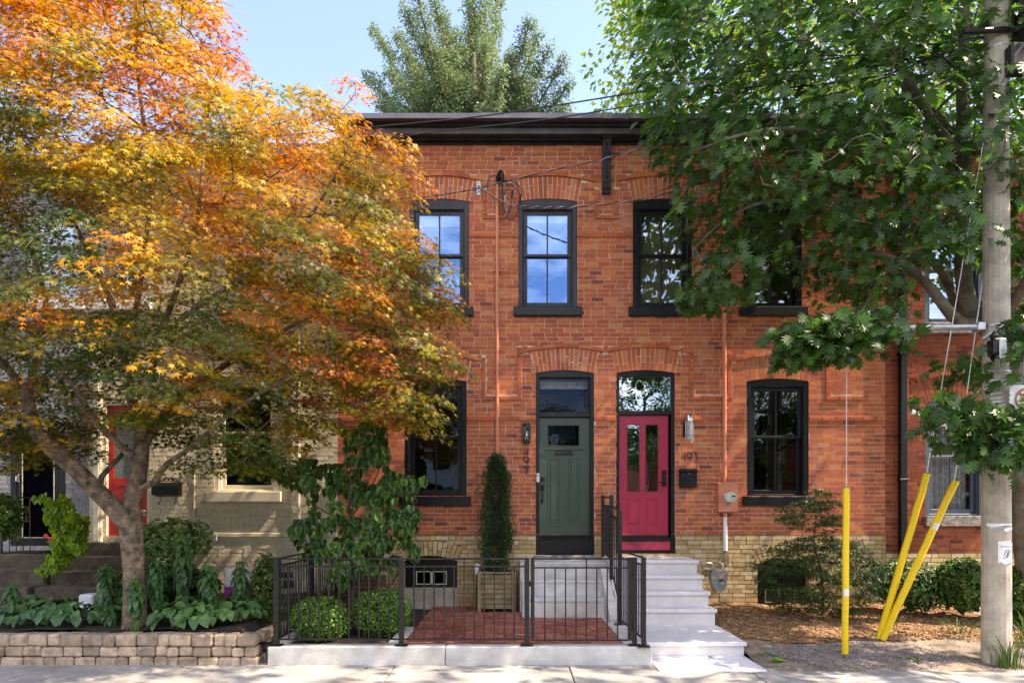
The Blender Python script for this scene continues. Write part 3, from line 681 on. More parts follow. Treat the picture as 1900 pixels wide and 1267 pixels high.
sash_window(ch, cops[3], M['wtrim'], glass='glass', sillm=M['wtrim'], head=.08, blind=.6); sash_window(ch, cops[4], M['wtrim'], glass='glass', sillm=M['wtrim'], head=.08, blind=.3)
sash_window(ch, cops[2], M['ctrim'], glass='glass2', sill=False, head=.08, muntin=False)
o = cops[0]; f = MB()
f.cbox(o.x0, o.x0+.05, .0, .1, o.z0, o.zs, c=.005); f.cbox(o.x1-.04, o.x1, .0, .1, o.z0, o.zs, c=.005); f.cbox(o.x0+.05, o.x1-.04, .0, .1, o.zs-.06, o.zs, c=.005)
df3 = f.build('door_frame', M['ctrim'], ch)
pl = MB(); pl.cbox(PX(176), PX(191), -.06, .05, .9, 4.6, c=.01); pl.cbox(PX(178.5), PX(188.5), -.075, .0, 1.3, 4.5, c=.008); pl.build('pilaster', M['ctrim'], ch)
g = MB(); dx0, dx1 = PX(193), PX(273); hole = (PX(208), PX(240), PZ(885), PZ(790)); hole = (PX(207), PX(258), PZ(887), PZ(775))
slab_with(g, dx0, dx1, PZ(996), PZ(752), .05, .045, [hole])
panel(g, PX(207), PX(258), PZ(905), PZ(893), .05, w=.012); panel(g, PX(205), PX(229), PZ(985), PZ(915), .05, w=.018); panel(g, PX(238), PX(261), PZ(985), PZ(915), .05, w=.018)
r3 = g.build('door', M['redd'], ch); r3['label'] = 'red door with frosted glass'
MB().quad((hole[0],.07,hole[2]),(hole[1],.07,hole[2]),(hole[1],.07,hole[3]),(hole[0],.07,hole[3])).build('pane', mat('frosted_glass', (.17,.21,.19), .25, .3, 20), r3)
k_ = MB(); k_.cbox(PX(262),PX(269),.03,.05,PZ(958),PZ(946),c=.006); k_.lathe((PX(265.5),.03,PZ(950)),[(.012,0),(.012,.03),(.028,.045),(.028,.06),(.01,.07)],12,'y'); k_.build('handle', M['chrome'], r3)
bx('utility_box', mat('blue_grey_box', (.2,.24,.3), .5), ch, PX(399.5), PX(405), -.07, 0, PZ(1003.5), PZ(992), c=.006)
b = MB(); b.tube([(PX(556.5), -.05, PZ(1000)), (PX(556.5), -.05, 7.4)], .022, 8); b.tube([(PX(362), -.02, PZ(985)), (PX(362), -.02, PZ(860))], .009, 6); b.build('downpipe', M['ctrim'], ch)
# front steps of the cream house
b = MB()
for k, (d, z) in enumerate(((9.95,1.3),(9.65,1.1),(9.35,.9),(9.05,.7),(8.75,.5))):
    b.cbox(PX(178), PX(292), d-D0, -.02 if k == 0 else (9.95,9.65,9.35,9.05)[k-1]-D0-.001, .2, z, c=.015, jit=.008)
tag(b.build('front_steps', M['bstone']), 'brown stone steps rising to the red door behind the maple trunk', 'steps')
# ============================================================ GREY HOUSE far left
Xg0, Xg1 = -13.5, PX(165)-.004
gh = empty('row_house', (-9, 0, .4), 'grey painted brick house with glazed black storm door at the left edge', 'house')
gops = [Opening(PX(20), PX(122), PZ(1012), PZ(800), 0), Opening(PX(50), PX(150), PZ(560), PZ(400), 0)]
w_ = MB(); w_.mi = 0; courses(w_, Xg0, Xg1, .2, 7.4, gops, proud=.007, jit=.003); w_.mi = 1; backing(w_, Xg0, Xg1, -.1, 7.4, gops, mi_reveal=1)
w_.build('wall', [M['greyb'], M['greym']], gh)
b = MB(); b.quad((Xg0,0,-.1),(Xg0,T2,-.1),(Xg0,T2,7.4),(Xg0,0,7.4)); b.quad((Xg0,T2,-.1),(Xg1,T2,-.1),(Xg1,T2,7.4),(Xg0,T2,7.4)); b.build('side_wall', M['greym'], gh)
b = MB(); b.box(Xg0, Xg1, -.25, T2, 7.4, 7.6); b.build('roof', M['roof'], gh)
b = MB(); b.quad((Xg0,2.5,0),(Xg1,2.5,0),(Xg1,2.5,7.4),(Xg0,2.5,7.4)); b.build('interior', M['dark'], gh)
sash_window(gh, gops[1], M['wtrim'], glass='glass', blind=.7, head=.08)
o = gops[0]; f = MB()
f.cbox(o.x0,o.x0+.1,-.01,.1,o.z0,o.zs,c=.005); f.cbox(o.x1-.1,o.x1,-.01,.1,o.z0,o.zs,c=.005); f.cbox(o.x0+.1,o.x1-.1,-.01,.1,o.zs-.1,o.zs,c=.005); f.build('door_frame', M['black'], gh)
g = MB(); a, b_ = o.x0+.1, o.x1-.1; z0, z1 = o.z0, o.zs-.1
for q in ((a,a+.09,z0,z1),(b_-.09,b_,z0,z1),(a+.09,b_-.09,z0,z0+.13),(a+.09,b_-.09,z1-.09,z1)): g.cbox(q[0],q[1],.0,.04,q[2],q[3],c=.005)
sd = g.build('storm_door', M['black'], gh); MB().quad((a+.09,.03,z0+.13),(b_-.09,.03,z0+.13),(b_-.09,.03,z1-.09),(a+.09,.03,z1-.09)).build('pane', M['glass3'], sd)
bd_ = MB(); gw=.012
for q in ((a+.09,a+.09+gw,z0+.13,z1-.09),(b_-.09-gw,b_-.09,z0+.13,z1-.09),(a+.09+gw,b_-.09-gw,z0+.13,z0+.13+gw)): bd_.box(q[0],q[1],-.006,.0,q[2],q[3])
bd_.build('glazing_bead', M['ctrim'], sd)
h_ = MB(); h_.cbox(a+.02,a+.06,-.02,0,z0+1.05,z0+1.2,c=.01); h_.tube([(a+.04,-.02,z0+1.18),(a+.04,-.06,z0+1.15),(a+.04,-.06,z0+1.08),(a+.04,-.02,z0+1.06)],.01,8); h_.build('handle', M['chrome'], sd)
b = MB()
for k, (d, z) in enumerate(((9.6,1.14),(9.28,.93),(8.96,.71),(8.64,.5))):
    b.cbox(-9.5, PX(176)+.0, d-D0, -.02 if k == 0 else (9.6,9.28,8.96)[k-1]-D0-.001, .2, z, c=.02, jit=.012)
tag(b.build('front_steps', M['bstone']), 'wide brown stone steps below the black storm door', 'steps')
tag(MB().cbox(PX(5,9.8), PX(75,9.8), -.62, -.18, 1.142, 1.158, c=.005).build('door_mat', M['black']), 'black mat on the top step before the storm door', 'door mat')
b = MB(); zz = 1.12
b.tube([(PX(2,9.7),-.7,zz),(PX(2,9.7),-.7,zz+.95)],.014,6); b.tube([(PX(16,9.9),-.05,zz+.9),(PX(2,9.7),-.7,zz+.92),(PX(-25,8.9),-1.6,zz+.35)],.014,6)
for k in range(5): yy=-.6+.12*k; b.tube([(PX(4+2*k,9.8),yy,zz),(PX(4+2*k,9.8),yy,zz+.9)],.007,6)
b.build('handrail', M['iron'])
tag(bpy.data.objects['handrail'], 'black iron handrail beside the storm door at the left edge', 'handrail')
# ============================================================ RIGHT HOUSE
Xh0, Xh1 = Xr1+.004, 14.0
rh = empty('row_house', (9, 0, .3), 'deep red brick house with blue grey window trim behind the concrete pole', 'house')
hops = [Opening(PX(1716), PX(1826), PZ(957), PZ(750), PZ(738)-PZ(750), .38), Opening(PX(1714), PX(1824), PZ(601), PZ(405), .08, .36), Opening(PX(1960), PX(2060), PZ(957), PZ(750), .09, .36)]
w_ = MB(); w_.mi = 0; hb2 = [HoodBlock(hops[0], PX(1700), PX(1850))]
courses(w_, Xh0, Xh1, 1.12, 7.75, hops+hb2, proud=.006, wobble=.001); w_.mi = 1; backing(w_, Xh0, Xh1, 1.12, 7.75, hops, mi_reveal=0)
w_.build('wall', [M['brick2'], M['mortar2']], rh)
w_ = MB(); w_.mi = 0; courses(w_, Xh0, Xh1, .0, 1.115, [], y=-.012); w_.mi = 1; backing(w_, Xh0, Xh1, -.1, 1.12, [], y=-.012); w_.build('foundation', [M['buff'], M['buffm']], rh)
v = MB(); hood(v, hops[0], PX(1700), PX(1850)); v.cbox(PX(1682),PX(1700),-.03,.01,PZ(702),PZ(696),c=.004); v.cbox(PX(1681),PX(1684),-.03,.01,PZ(780),PZ(702),c=.003); v.build('brick_label', M['brick2'], rh)
for o in hops: v = MB(); voussoirs(v, o); v.build('brick_arch', M['brick2'], rh)
for i, o in enumerate(hops): sash_window(rh, o, M['btrim'], glass='glass2' if i != 1 else 'glass', sillm=M['stone'], curtain=(i == 0), head=.14, sillx=(.02,.02), sillh=.17)
b = MB(); b.quad((Xh0,T2,-.1),(Xh1,T2,-.1),(Xh1,T2,7.7),(Xh0,T2,7.7)); b.quad((Xh1,0,-.1),(Xh1,0,7.7),(Xh1,T2,7.7),(Xh1,T2,-.1)); b.build('side_wall', M['brick2'], rh)
b = MB(); b.quad((Xh0,2.5,0),(Xh1,2.5,0),(Xh1,2.5,7.7),(Xh0,2.5,7.7)); b.build('interior', M['dark'], rh)
b = MB(); b.box(Xh0, Xh1, -.3, T2, 7.75, 7.95); b.build('roof', M['blackd'], rh)
b = MB(); b.cbox(PX(1665), PX(1677.5), -.10, -.015, PZ(1055), 7.7, c=.012)
for z in (2.3, 4.4, 6.5): b.cbox(PX(1663), PX(1679.5), -.105, -.01, z, z+.04, c=.004)
tag(b.build('downpipe', M['black']), 'black square downpipe between the two brick houses', 'downpipe')
# ============================================================ FRONT YARDS
zpat = .22
# concrete kerb round the patio
kb = MB(); kx0, kx1 = PX(496, 7.33), PX(1210, 7.33)
jx = PX(826, 7.33)
kb.cbox(kx0, jx-.003, -3.07, -2.90, -.04, .215, c=.012); kb.cbox(jx+.003, kx1, -3.07, -2.90, -.04, .215, c=.012)
kb.cbox(1.34, 1.60, -2.90, -.55, -.04, .235, c=.01)
kb.cbox(-1.50, -1.32, -2.90, -1.9, -.04, .232, c=.01); kb.cbox(kx0, kx0+.16, -2.90, -.02, -.04, .235, c=.01)
tag(kb.build('concrete_kerb', M['conc']), 'pale concrete kerb under the black front fence', 'kerb')
# patio of red pavers: individual bricks on a joint bed
b = MB(); b.mi = 0; random.seed(3); y = -2.895; row = 0
while y < -.03:
    x = -1.31+(row % 2)*(-.1); 
    while x < 1.335:
        q0, q1 = max(x, -1.31), min(x+.2, 1.335)
        if q1-q0 > .02: dz = random.uniform(-.0015,.0015); b.box(q0, q1-.009, y, y+.088, .15, zpat+dz)
        x += .205
    y += .098; row += 1
b.mi = 1; b.quad((-1.32,-2.9,zpat-.01),(1.34,-2.9,zpat-.01),(1.34,0,zpat-.01),(-1.32,0,zpat-.01))
tag(b.build('patio', [M['paver'], M['paverj']]), kind='structure')
def hf(x, y): return .012*math.sin(x*5+y*3)+.008*math.sin(x*11-y*7)
sheet('garden_soil', M['soil'], kx0+.1, -1.32, -2.9, -.01, .185, 20, 20, hf)
b = MB(); b.cbox(-2.72, -1.33, -1.9, -1.86, .1, .24, c=.01)
# steps of 497
st_ = MB(); X0, X1 = PX(968, 9.8), PX(1131, 9.8)+.04
cs = ((9.85,1.0),(9.57,.745),(9.29,.50))
for k, (d, z) in enumerate(cs):
    st_.cbox(X0+.0-.02*(2-k)*.0, X1, d-D0, -.014 if k == 0 else cs[k-1][0]-D0-.002, .15, z, c=.014, jit=.004)
    st_.cbox(X0, X1, d-D0-.012, d-D0+.05, z-.05, z+.001, c=.008)
st_.cbox(X0-.03, X0+.03, -.62, -.014, .15, 1.0, c=.01)
tag(st_.build('front_steps', M['conc'], origin=(1,-.8,.2)), 'three rough concrete steps up to the green door', 'steps')
# steps of 493
st_ = MB(); s2 = MB()
fr = ((9.63,1.05,2.89),(9.36,.84,2.89),(9.07,.633,2.89),(8.78,.43,2.89),(7.68,.20,2.89))
for k, (d, z, xr) in enumerate(fr):
    yb_ = -.014 if k == 0 else fr[k-1][0]-D0
    xl = 1.49 if k < 4 else 1.66
    st_.cbox(xl, xr, d-D0-.03, yb_, z-.052, z, c=.007)
    s2.box(xl+.01, xr-.025, d-D0, (yb_ if k else -.014)+(.3 if k else 0), -.05, z-.052)
st_.mi = 0
sl_ = MB(); sl_.cbox(1.66, 2.885, 7.02-D0, 7.68-D0+.0, -.05, .022, c=.01)
t = empty('front_steps', (2.2,-1,0), 'white stone steps climbing to the raspberry door', 'steps')
st_.build('tread', M['conc2'], t); s2.build('riser', M['riser'], t); sl_.build('landing_slab', M['conc2'], t)
# stair side wall between
sw = MB(); prof = [(-.02,.15),(9.07-D0-.25,.15),(9.07-D0-.25,.5),(9.45-D0,.93),(-.02,.96)]
prof = [(-.02,.15),(-1.72,.15),(-1.72,.30),(-1.55,.46),(-.95,.80),(-.75,.93),(-.02,.98)]
sw.prism_axis(prof, 1.37, 1.482, 'x')
tag(sw.build('stair_wall', M['conc']), 'low white concrete cheek wall between the two front stairs', 'wall')
# ground right yard: mulch, dirt, gravel
def gz(x, y): 
    t_ = (y+3.36)/3.36; return max(0, min(1, t_))**.8*.24
def gh_(x, y): return gz(x, y)+.012*math.sin(x*4.1+y*2.2)+.010*math.sin(x*9.7-y*6.3)+.006*math.sin(x*23+y*19)
def gsheet(name, m, pts_fn, x0, x1, y0, y1, nx, ny, lift): 
    o = sheet(name, m, x0, x1, y0, y1, 0, nx, ny, lambda x, y: gh_(x, y)*min(1,(y+3.40)*8+.15)+lift(x, y)); return o
gsheet('yard_soil', M['dirt'], None, 2.88, 14, -3.36, -.01, 120, 50, lambda x, y: .0)
def blob(cx, cy, rx, ry, x, y): return max(0, 1-((x-cx)/rx)**2-((y-cy)/ry)**2)
gsheet('mulch_bed', M['chipbase'], None, 2.90, 7.2, -2.35, -.02, 90, 50, lambda x, y: -.03+.05*min(1, max(0,(y+2.30+.25*math.sin(x*2.1)+.1*math.sin(x*7))*4)))
def scatter(name, m, n, region, size, zf, flat=.35, seed=1, lab=None):
    r = np.random.default_rng(seed); b = MB(); cnt = 0
    while cnt < n:
        x, y = region(r)
        if x is None: continue
        L_ = size*r.uniform(.5, 1.5); W_ = L_*r.uniform(.3, .7); H_ = L_*flat*r.uniform(.4, 1); a = r.uniform(0, math.pi); tz = r.uniform(-.35,.35); ty = r.uniform(-.35,.35)
        Rm = Matrix.Rotation(a,3,'Z') @ Matrix.Rotation(tz,3,'X') @ Matrix.Rotation(ty,3,'Y'); z = zf(x, y)+H_*.2
        n0 = len(b.v)
        for dx, dy, dz in ((-1,-.6,0),(.2,-1,0),(1,.1,0),(-.2,1,0),(-.7,-.3,1),(.2,-.6,1),(.6,.2,1),(-.2,.6,1)):
            q = Rm @ Vector((dx*L_/2, dy*W_/2, (dz-.3)*H_)); b.v.append((x+q.x, y+q.y, z+q.z))
        b.f += [(n0+3,n0+2,n0+1,n0),(n0+4,n0+5,n0+6,n0+7),(n0,n0+1,n0+5,n0+4),(n0+1,n0+2,n0+6,n0+5),(n0+2,n0+3,n0+7,n0+6),(n0+3,n0,n0+4,n0+7)]; b.m += [0]*6; cnt += 1
    o = b.build(name, m); tag(o, lab, None, None, 'stuff'); return o
def reg_mulch(r):
    x = r.uniform(2.95, 7.0); y = -2.2+2.15*r.uniform(0,1)**1.0+.1*math.sin(x*7)
    return (x, y)
scatter('bark_chips', M['chips'], 5200, reg_mulch, .05, lambda x, y: gh_(x,y)+.02, .25, 2, 'bark chips strewn over the bed below the right window')['category'] = 'mulch'
def reg_grav(r):
    a = r.uniform(0, 2*math.pi); q = math.sqrt(r.uniform(0,1)); x = 4.25+1.15*q*math.cos(a); y = -2.82+.52*q*math.sin(a)
    return (x, y)
scatter('gravel', M['gravel'], 4200, reg_grav, .017, lambda x, y: gh_(x,y)*min(1,(y+3.40)*8+.15), .7, 4, 'grey crushed gravel patch around the feet of the yellow wire guards')['category'] = 'gravel'
def reg_dirt(r): 
    return (r.uniform(3.0, 7.5), -3.3+1.2*r.uniform(0,1)**1.5)
scatter('pebbles', M['gravel'], 900, reg_dirt, .014, lambda x, y: gh_(x,y)*min(1,(y+3.40)*8+.15), .7, 5, 'small pebbles on the dusty soil by the pole')['category'] = 'pebbles'
# left garden bed
def lbh(x, y): return .38+.05*min(1,max(0,(y+2.9)))+.015*math.sin(x*5+y*3)+.01*math.sin(x*12-y*9)
sheet('bed_soil', M['soil'], -13, PX(496,7.33)-.05, -2.93, -.01, 0, 60, 30, lambda x, y: min(lbh(x,y), 9) if x < -3.15 else .2)
rw = MB(); random.seed(5)
def course_blocks(z0, z1, seed, x_end):
    x = x_end; r = random.Random(seed); first = True
    while x > -13.2:
        w_ = r.choice((.16,.215,.22,.25,.26)); 
        if r.random() < .35: w_ = .14
        yy = r.uniform(-.012,.012); dz = r.uniform(-.004,.004); rt = r.uniform(-.008,.008)
        rw.cbox(x-w_+.003, x-.003, -3.08+yy, -2.86+yy, z0+dz, z1+dz-.004, c=.02, jit=.012)
        x -= w_
course_blocks(-.05, .095, 1, -3.0); course_blocks(.095, .215, 2, -3.02); course_blocks(.215, .36, 3, -3.03)
for k in range(9):
    for i, (a, b_) in enumerate(((-.05,.095),(.095,.215),(.215,.34))): rw.cbox(-3.16, -2.99+i*-.01, -2.85+k*.235+(i%2)*.1, -2.63+k*.235+(i%2)*.1, a, b_-.004, c=.02, jit=.012)
tag(rw.build('garden_wall', M['block']), 'low garden wall of tumbled tan concrete blocks in three courses', 'wall')
# ============================================================ FENCES
def bar(mb, x0, x1, y0, y1, z0, z1, c=.002): mb.cbox(x0, x1, y0, y1, z0, z1, c=c)
PW = .032
def post(parent, x, y, z0, z1, w_=PW*2, plate=True):
    b = MB(); b.cbox(x-w_/2, x+w_/2, y-w_/2, y+w_/2, z0, z1, c=.004)
    if plate: b.cbox(x-.075, x+.075, y-.06, y+.06, z0, z0+.012, c=.003)
    b.build('post', M['iron'], parent)
def panel_x(parent, xa, xb, y, ztop, zsub, zbot, n, ext=()):
    for z in (ztop, zsub, zbot): bx('rail', M['iron'], parent, xa, xb, y-.014, y+.014, z-.018, z, c=.002)
    for k in range(n):
        x = xa+(xb-xa)*(k+1)/(n+1); zt = ztop-.018 if k in ext else zsub-.018
        bx('picket', M['iron'], parent, x-.0075, x+.0075, y-.0075, y+.0075, zbot, zt, c=.001)
yF = -3.0
zt_, zs_, zb_ = PZ(1035,7.4), PZ(1049,7.4), PZ(1184,7.4)
ff = empty('metal_fence', (-1.8, yF, .215), 'black metal fence along the front kerb before the round bushes and patio', 'fence')
xa, xm, xb = PX(513,7.4), PX(745,7.4), PX(977.5,7.4)
for x in (xa, xm, xb): post(ff, x, yF, .213, zt_+.004, .058)
panel_x(ff, xa+.03, xm-.03, yF, zt_, zs_, zb_, 11); panel_x(ff, xm+.03, xb-.03, yF, zt_, zs_, zb_, 11, (5,))
# left side fence, running back to the house
fl_ = empty('metal_fence', (-2.8, -1.5, .235), 'black metal side fence running back from the left corner post to the house', 'fence')
ya, yb_ = yF+.03, -.35
for z in (zt_, zs_, zb_): bx('rail', M['iron'], fl_, xa-.014, xa+.014, ya, yb_, z-.018, z, c=.002)
for yy in (-1.75, -.4): post(fl_, xa, yy, .235, zt_+.004, .065)
n = 24
for k in range(n):
    yy = ya+(yb_-ya)*(k+1)/(n+1); bx('picket', M['iron'], fl_, xa-.0075, xa+.0075, yy-.0075, yy+.0075, zb_, zs_-.018 if k % 6 else zt_-.018, c=.001)
# gate
gt = empty('metal_gate', (.8, yF, .25), 'black metal gate in front of the concrete steps', 'gate')
ga, gb = PX(985,7.42), PX(1171,7.42); gzt, gzs, gzb = PZ(1034.5,7.42), PZ(1051,7.42), PZ(1185,7.42)
for x in (ga+.02, gb-.02): bx('frame', M['iron'], gt, x-.022, x+.022, yF-.022, yF+.022, gzb-.01, gzt+.004, c=.003)
panel_x(gt, ga+.04, gb-.04, yF, gzt, gzs, gzb, 8, (4,))
bx('latch', M['black'], gt, ga-.025, ga+.0, yF-.03, yF+.03, .92, .98, c=.005)
for z in (.45, 1.03): MB().tube([(gb+.008, yF-.01, z),(gb+.008, yF-.01, z+.09)], .014, 8).build('hinge', M['black'], gt)
# right side fence and stair railing
rs = empty('metal_fence', (1.5, -2, .24), 'black metal side fence beside the white steps, from the gate to the first stair post', 'fence')
X1_, X2_ = PX(1178,7.38), PX(1194.5,7.33)
post(rs, X1_, yF-.0, .213, PZ(1034,7.4), .052); post(rs, X2_, yF-.06, .213, PZ(1034,7.33), .052)
Yp = 8.62-D0; Xp = PX(1150, 8.62)
for z in (zt_+.01, zs_+.01, zb_+.01):
    MB().tube([(X2_, yF-.04, z),(Xp, Yp, z+.0)], .014, 4).build('rail', M['iron'], rs)
for k in range(11):
    t_ = (k+1)/12; x = X2_+(Xp-X2_)*t_; yy = yF-.04+(Yp-yF+.04)*t_; bx('picket', M['iron'], rs, x-.0075, x+.0075, yy-.0075, yy+.0075, zb_, zs_, c=.001)
sr = empty('stair_railing', (1.5,-1,1), 'black metal stair railing between the two doors', 'railing')
Y2 = 9.18-D0; X2 = PX(1134.5, 9.18); Y3 = -.08; X3 = PX(1119, 10.3)
post(sr, Xp, Yp, .235, PZ(946,8.62), .056); post(sr, X2, Y2, .80, PZ(918,9.18), .056, False); post(sr, X3, Y3, 1.0, PZ(918.5,10.3), .05, False)
def slope_panel(p0, p1, zt0, zt1, zb0, zb1, n, off=.13):
    for o_, (a, b_) in ((0,(zt0,zt1)), (off,(zt0,zt1)), (0,(zb0,zb1))):
        MB().tube([(p0[0],p0[1],a-o_),(p1[0],p1[1],b_-o_)], .014, 4).build('rail', M['iron'], sr)
    for k in range(n):
        t_ = (k+1)/(n+1); x = p0[0]+(p1[0]-p0[0])*t_; yy = p0[1]+(p1[1]-p0[1])*t_
        bx('picket', M['iron'], sr, x-.0075, x+.0075, yy-.0075, yy+.0075, zb0+(zb1-zb0)*t_, zt0+(zt1-zt0)*t_-off, c=.001)
slope_panel((Xp,Yp), (X2,Y2), PZ(948,8.62), 1.88, .50, .95, 4)
slope_panel((X2,Y2), (X3,Y3), 2.02, 2.03, 1.10, 1.12, 8)
# ============================================================ SERVICES ON THE WALL
em = empty('electricity_meter', (PX(1345),-.05,2.2), 'orange painted electricity meter box with conduit right of the raspberry door', 'electric meter')
b = MB(); b.cbox(PX(1328.5),PX(1364.5),-.13,-.01,PZ(949.5),PZ(897),c=.006); b.cbox(PX(1327.5),PX(1365.5),-.137,-.005,PZ(899),PZ(896),c=.004); b.build('box', M['orange'], em)
mt = MB(); mt.lathe((PX(1347.5),-.13,PZ(923.5)),[(.10,-.0),(.10,.02),(.095,.025)],24,'y'); m1 = mt.build('dial_ring', M['chrome'], em, smooth=True)
mt = MB(); mt.lathe((PX(1348.5),-.155,PZ(922.5)),[(.092,0),(.092,.05),(.078,.065)],24,'y'); mt.build('dial', mat('meter_face', (.55,.56,.48), .15, .15, 12), em, smooth=True)
bx('display', M['iron'], em, PX(1349),PX(1356),-.223,-.21,PZ(922),PZ(919.5),c=.001); bx('seal', M['meterg'], em, PX(1345.5),PX(1349),-.15,-.13,PZ(938),PZ(932),c=.004)
b = MB(); b.tube([(PX(1342.5),-.05,PZ(897)),(PX(1342),-.05,PZ(430))], .033, 12)
for y_ in (760,600,470): b.cbox(PX(1336.5),PX(1348.5),-.07,-.005,PZ(y_),PZ(y_-3),c=.003)
b.build('conduit', M['orange'], em, smooth=True)
b = MB(); b.tube([(PX(1343.5),-.05,PZ(959)),(PX(1343.5),-.05,PZ(949))], .034, 12); b.mi=1; b.tube([(PX(1344),-.05,PZ(1021)),(PX(1343.5),-.05,PZ(959))], .033, 12); b.mi=0
b.cbox(PX(1337),PX(1351),-.06,-.01,PZ(999),PZ(996),c=.003); b.build('lower_conduit', [M['orange'], M['white']], em, smooth=True)
bx('cover', M['timber'], em, PX(1341),PX(1351),-.05,-.01,PZ(1048),PZ(1020),c=.005)
# left conduit and weatherhead
wc = empty('service_conduit', (PX(922),-.05,5), 'orange painted conduit with cable head left of the green door', 'conduit')
b = MB(); b.tube([(PX(922.5),-.055,PZ(857)),(PX(922.5),-.055,PZ(570)),(PX(922.5),-.055,PZ(340))], .031, 12)
for y_ in (504,688,736): b.cbox(PX(916),PX(929),-.06,-.005,PZ(y_+1),PZ(y_-1),c=.003)
b.tube([(PX(922.5),-.055,PZ(568)),(PX(922.5),-.055,PZ(562))], .035, 12); b.build('pipe', M['orange'], wc, smooth=True)
b = MB(); b.tube([(PX(923),-.055,PZ(344)),(PX(925),-.07,PZ(332)),(PX(929),-.12,PZ(328)),(PX(932),-.16,PZ(337)),(PX(933),-.16,PZ(346))], [.033,.042,.045,.04,.02], 10); b.build('weatherhead', M['black'], wc, smooth=True)
def loop(pts, r, m, name='service_cable'): 
    P_ = [Vector(p) for p in pts]; out_ = []
    for i in range(len(P_)-1):
        p0 = P_[max(i-1,0)]; p1 = P_[i]; p2 = P_[i+1]; p3 = P_[min(i+2,len(P_)-1)]
        for k in range(6):
            t_ = k/6; out_.append(.5*((2*p1)+(-p0+p2)*t_+(2*p0-5*p1+4*p2-p3)*t_*t_+(-p0+3*p1-3*p2+p3)*t_**3))
    out_.append(P_[-1]); return MB().tube(out_, r, 6).build(name, m, wc, smooth=True)
def Q(px, py, out=.15): return (PX(px, D0-out), -out, PZ(py, D0-out))
loop([Q(931,340),Q(932,370),Q(933,395),Q(938,405),Q(944,392),Q(949,375),Q(950,366)], .008, M['cable'])
loop([Q(932,342),Q(934,385),Q(943,396),Q(948,385),Q(950,368)], .007, M['cable'])
loop([Q(933,345),Q(936,395),Q(946,408),Q(957,400),Q(963,380),Q(965,362)], .008, M['cable'])
loop([Q(930,330),Q(915,326),Q(906,336),Q(905,352),Q(912,364),Q(925,372),Q(940,378)], .0065, M['cable'])
loop([Q(932,328),Q(945,334),Q(955,345),Q(956,356),Q(952,362)], .0065, M['cable2'])
loop([Q(933,335),Q(950,337),Q(963,345),Q(968,355),Q(967,362)], .0065, M['cable'])
loop([Q(892,347,.08),Q(905,356),Q(920,368),Q(943,378),Q(960,383)], .009, M['cable2'])
for px, py in ((951,361),(966,368)): MB().tube([Q(px,py-7),Q(px-1.5,py+6)], .018, 8).build('cable_splice', M['black'], wc)
b = MB(); b.cbox(PX(884.5),PX(892),-.02,0,PZ(363),PZ(337),c=.004); b.tube([(PX(888),-.02,PZ(350)),(PX(889),-.09,PZ(348))],.018,8); b.mi=1; b.lathe((PX(888),-.02,PZ(341)),[(.012,0),(.008,.01)],8,'y'); b.lathe((PX(888),-.02,PZ(358)),[(.012,0),(.008,.01)],8,'y')
b.build('anchor_bracket', [M['galv'], M['iron']], wc)
# gas meter
gm = empty('gas_meter', (PX(1330),-.2,.9), 'small grey gas meter with bent pipes beside the white steps', 'gas meter')
b = MB(); d = 10.2; K = lambda px, py: (PX(px,d), PZ(py,d))
prof = [K(1317.5,1062),K(1321,1057),K(1343,1057),K(1347,1062),K(1347,1072),K(1344.5,1088),K(1339,1096),K(1327,1096),K(1320,1088),K(1317.5,1072)]
b.prism(prof[::-1], -.27, -.12); b.build('body', M['meterg'], gm)
b = MB(); b.prism([K(1316.5,1072),K(1348,1072),K(1348,1070),K(1316.5,1070)], -.277, -.12); b.cbox(PX(1330,d),PX(1340,d),-.282,-.26,PZ(1071,d),PZ(1064,d),c=.003); b.cbox(PX(1331,d),PX(1340,d),-.282,-.26,PZ(1083,d),PZ(1077,d),c=.002); b.build('label_plate', M['brass'], gm)
bx('display', M['iron'], gm, PX(1331,d),PX(1340,d),-.281,-.26,PZ(1077,d),PZ(1074,d),c=.001)
b = MB(); b.tube([(PX(1299,d),-.2,PZ(1046,d)),(PX(1318,d),-.2,PZ(1044,d)),(PX(1321.5,d),-.2,PZ(1046,d)),(PX(1322,d),-.2,PZ(1058,d))],.02,8)
b.tube([(PX(1322,d),-.06,PZ(1043,d)),(PX(1335,d),-.2,PZ(1043,d)),(PX(1340,d),-.2,PZ(1046,d)),(PX(1340.5,d),-.2,PZ(1058,d))],.02,8)
b.lathe((PX(1314,d),-.2,PZ(1056,d)),[(.05,-.015),(.06,0),(.05,.015)],14,'z'); b.tube([(PX(1300,d),-.2,PZ(1046,d)),(PX(1300,d),-.2,.25)],.016,8); b.tube([(PX(1305,d),-.2,PZ(1054,d)),(PX(1322,d),-.2,PZ(1054,d))],.016,8); b.build('pipe', M['brass'], gm, smooth=True)
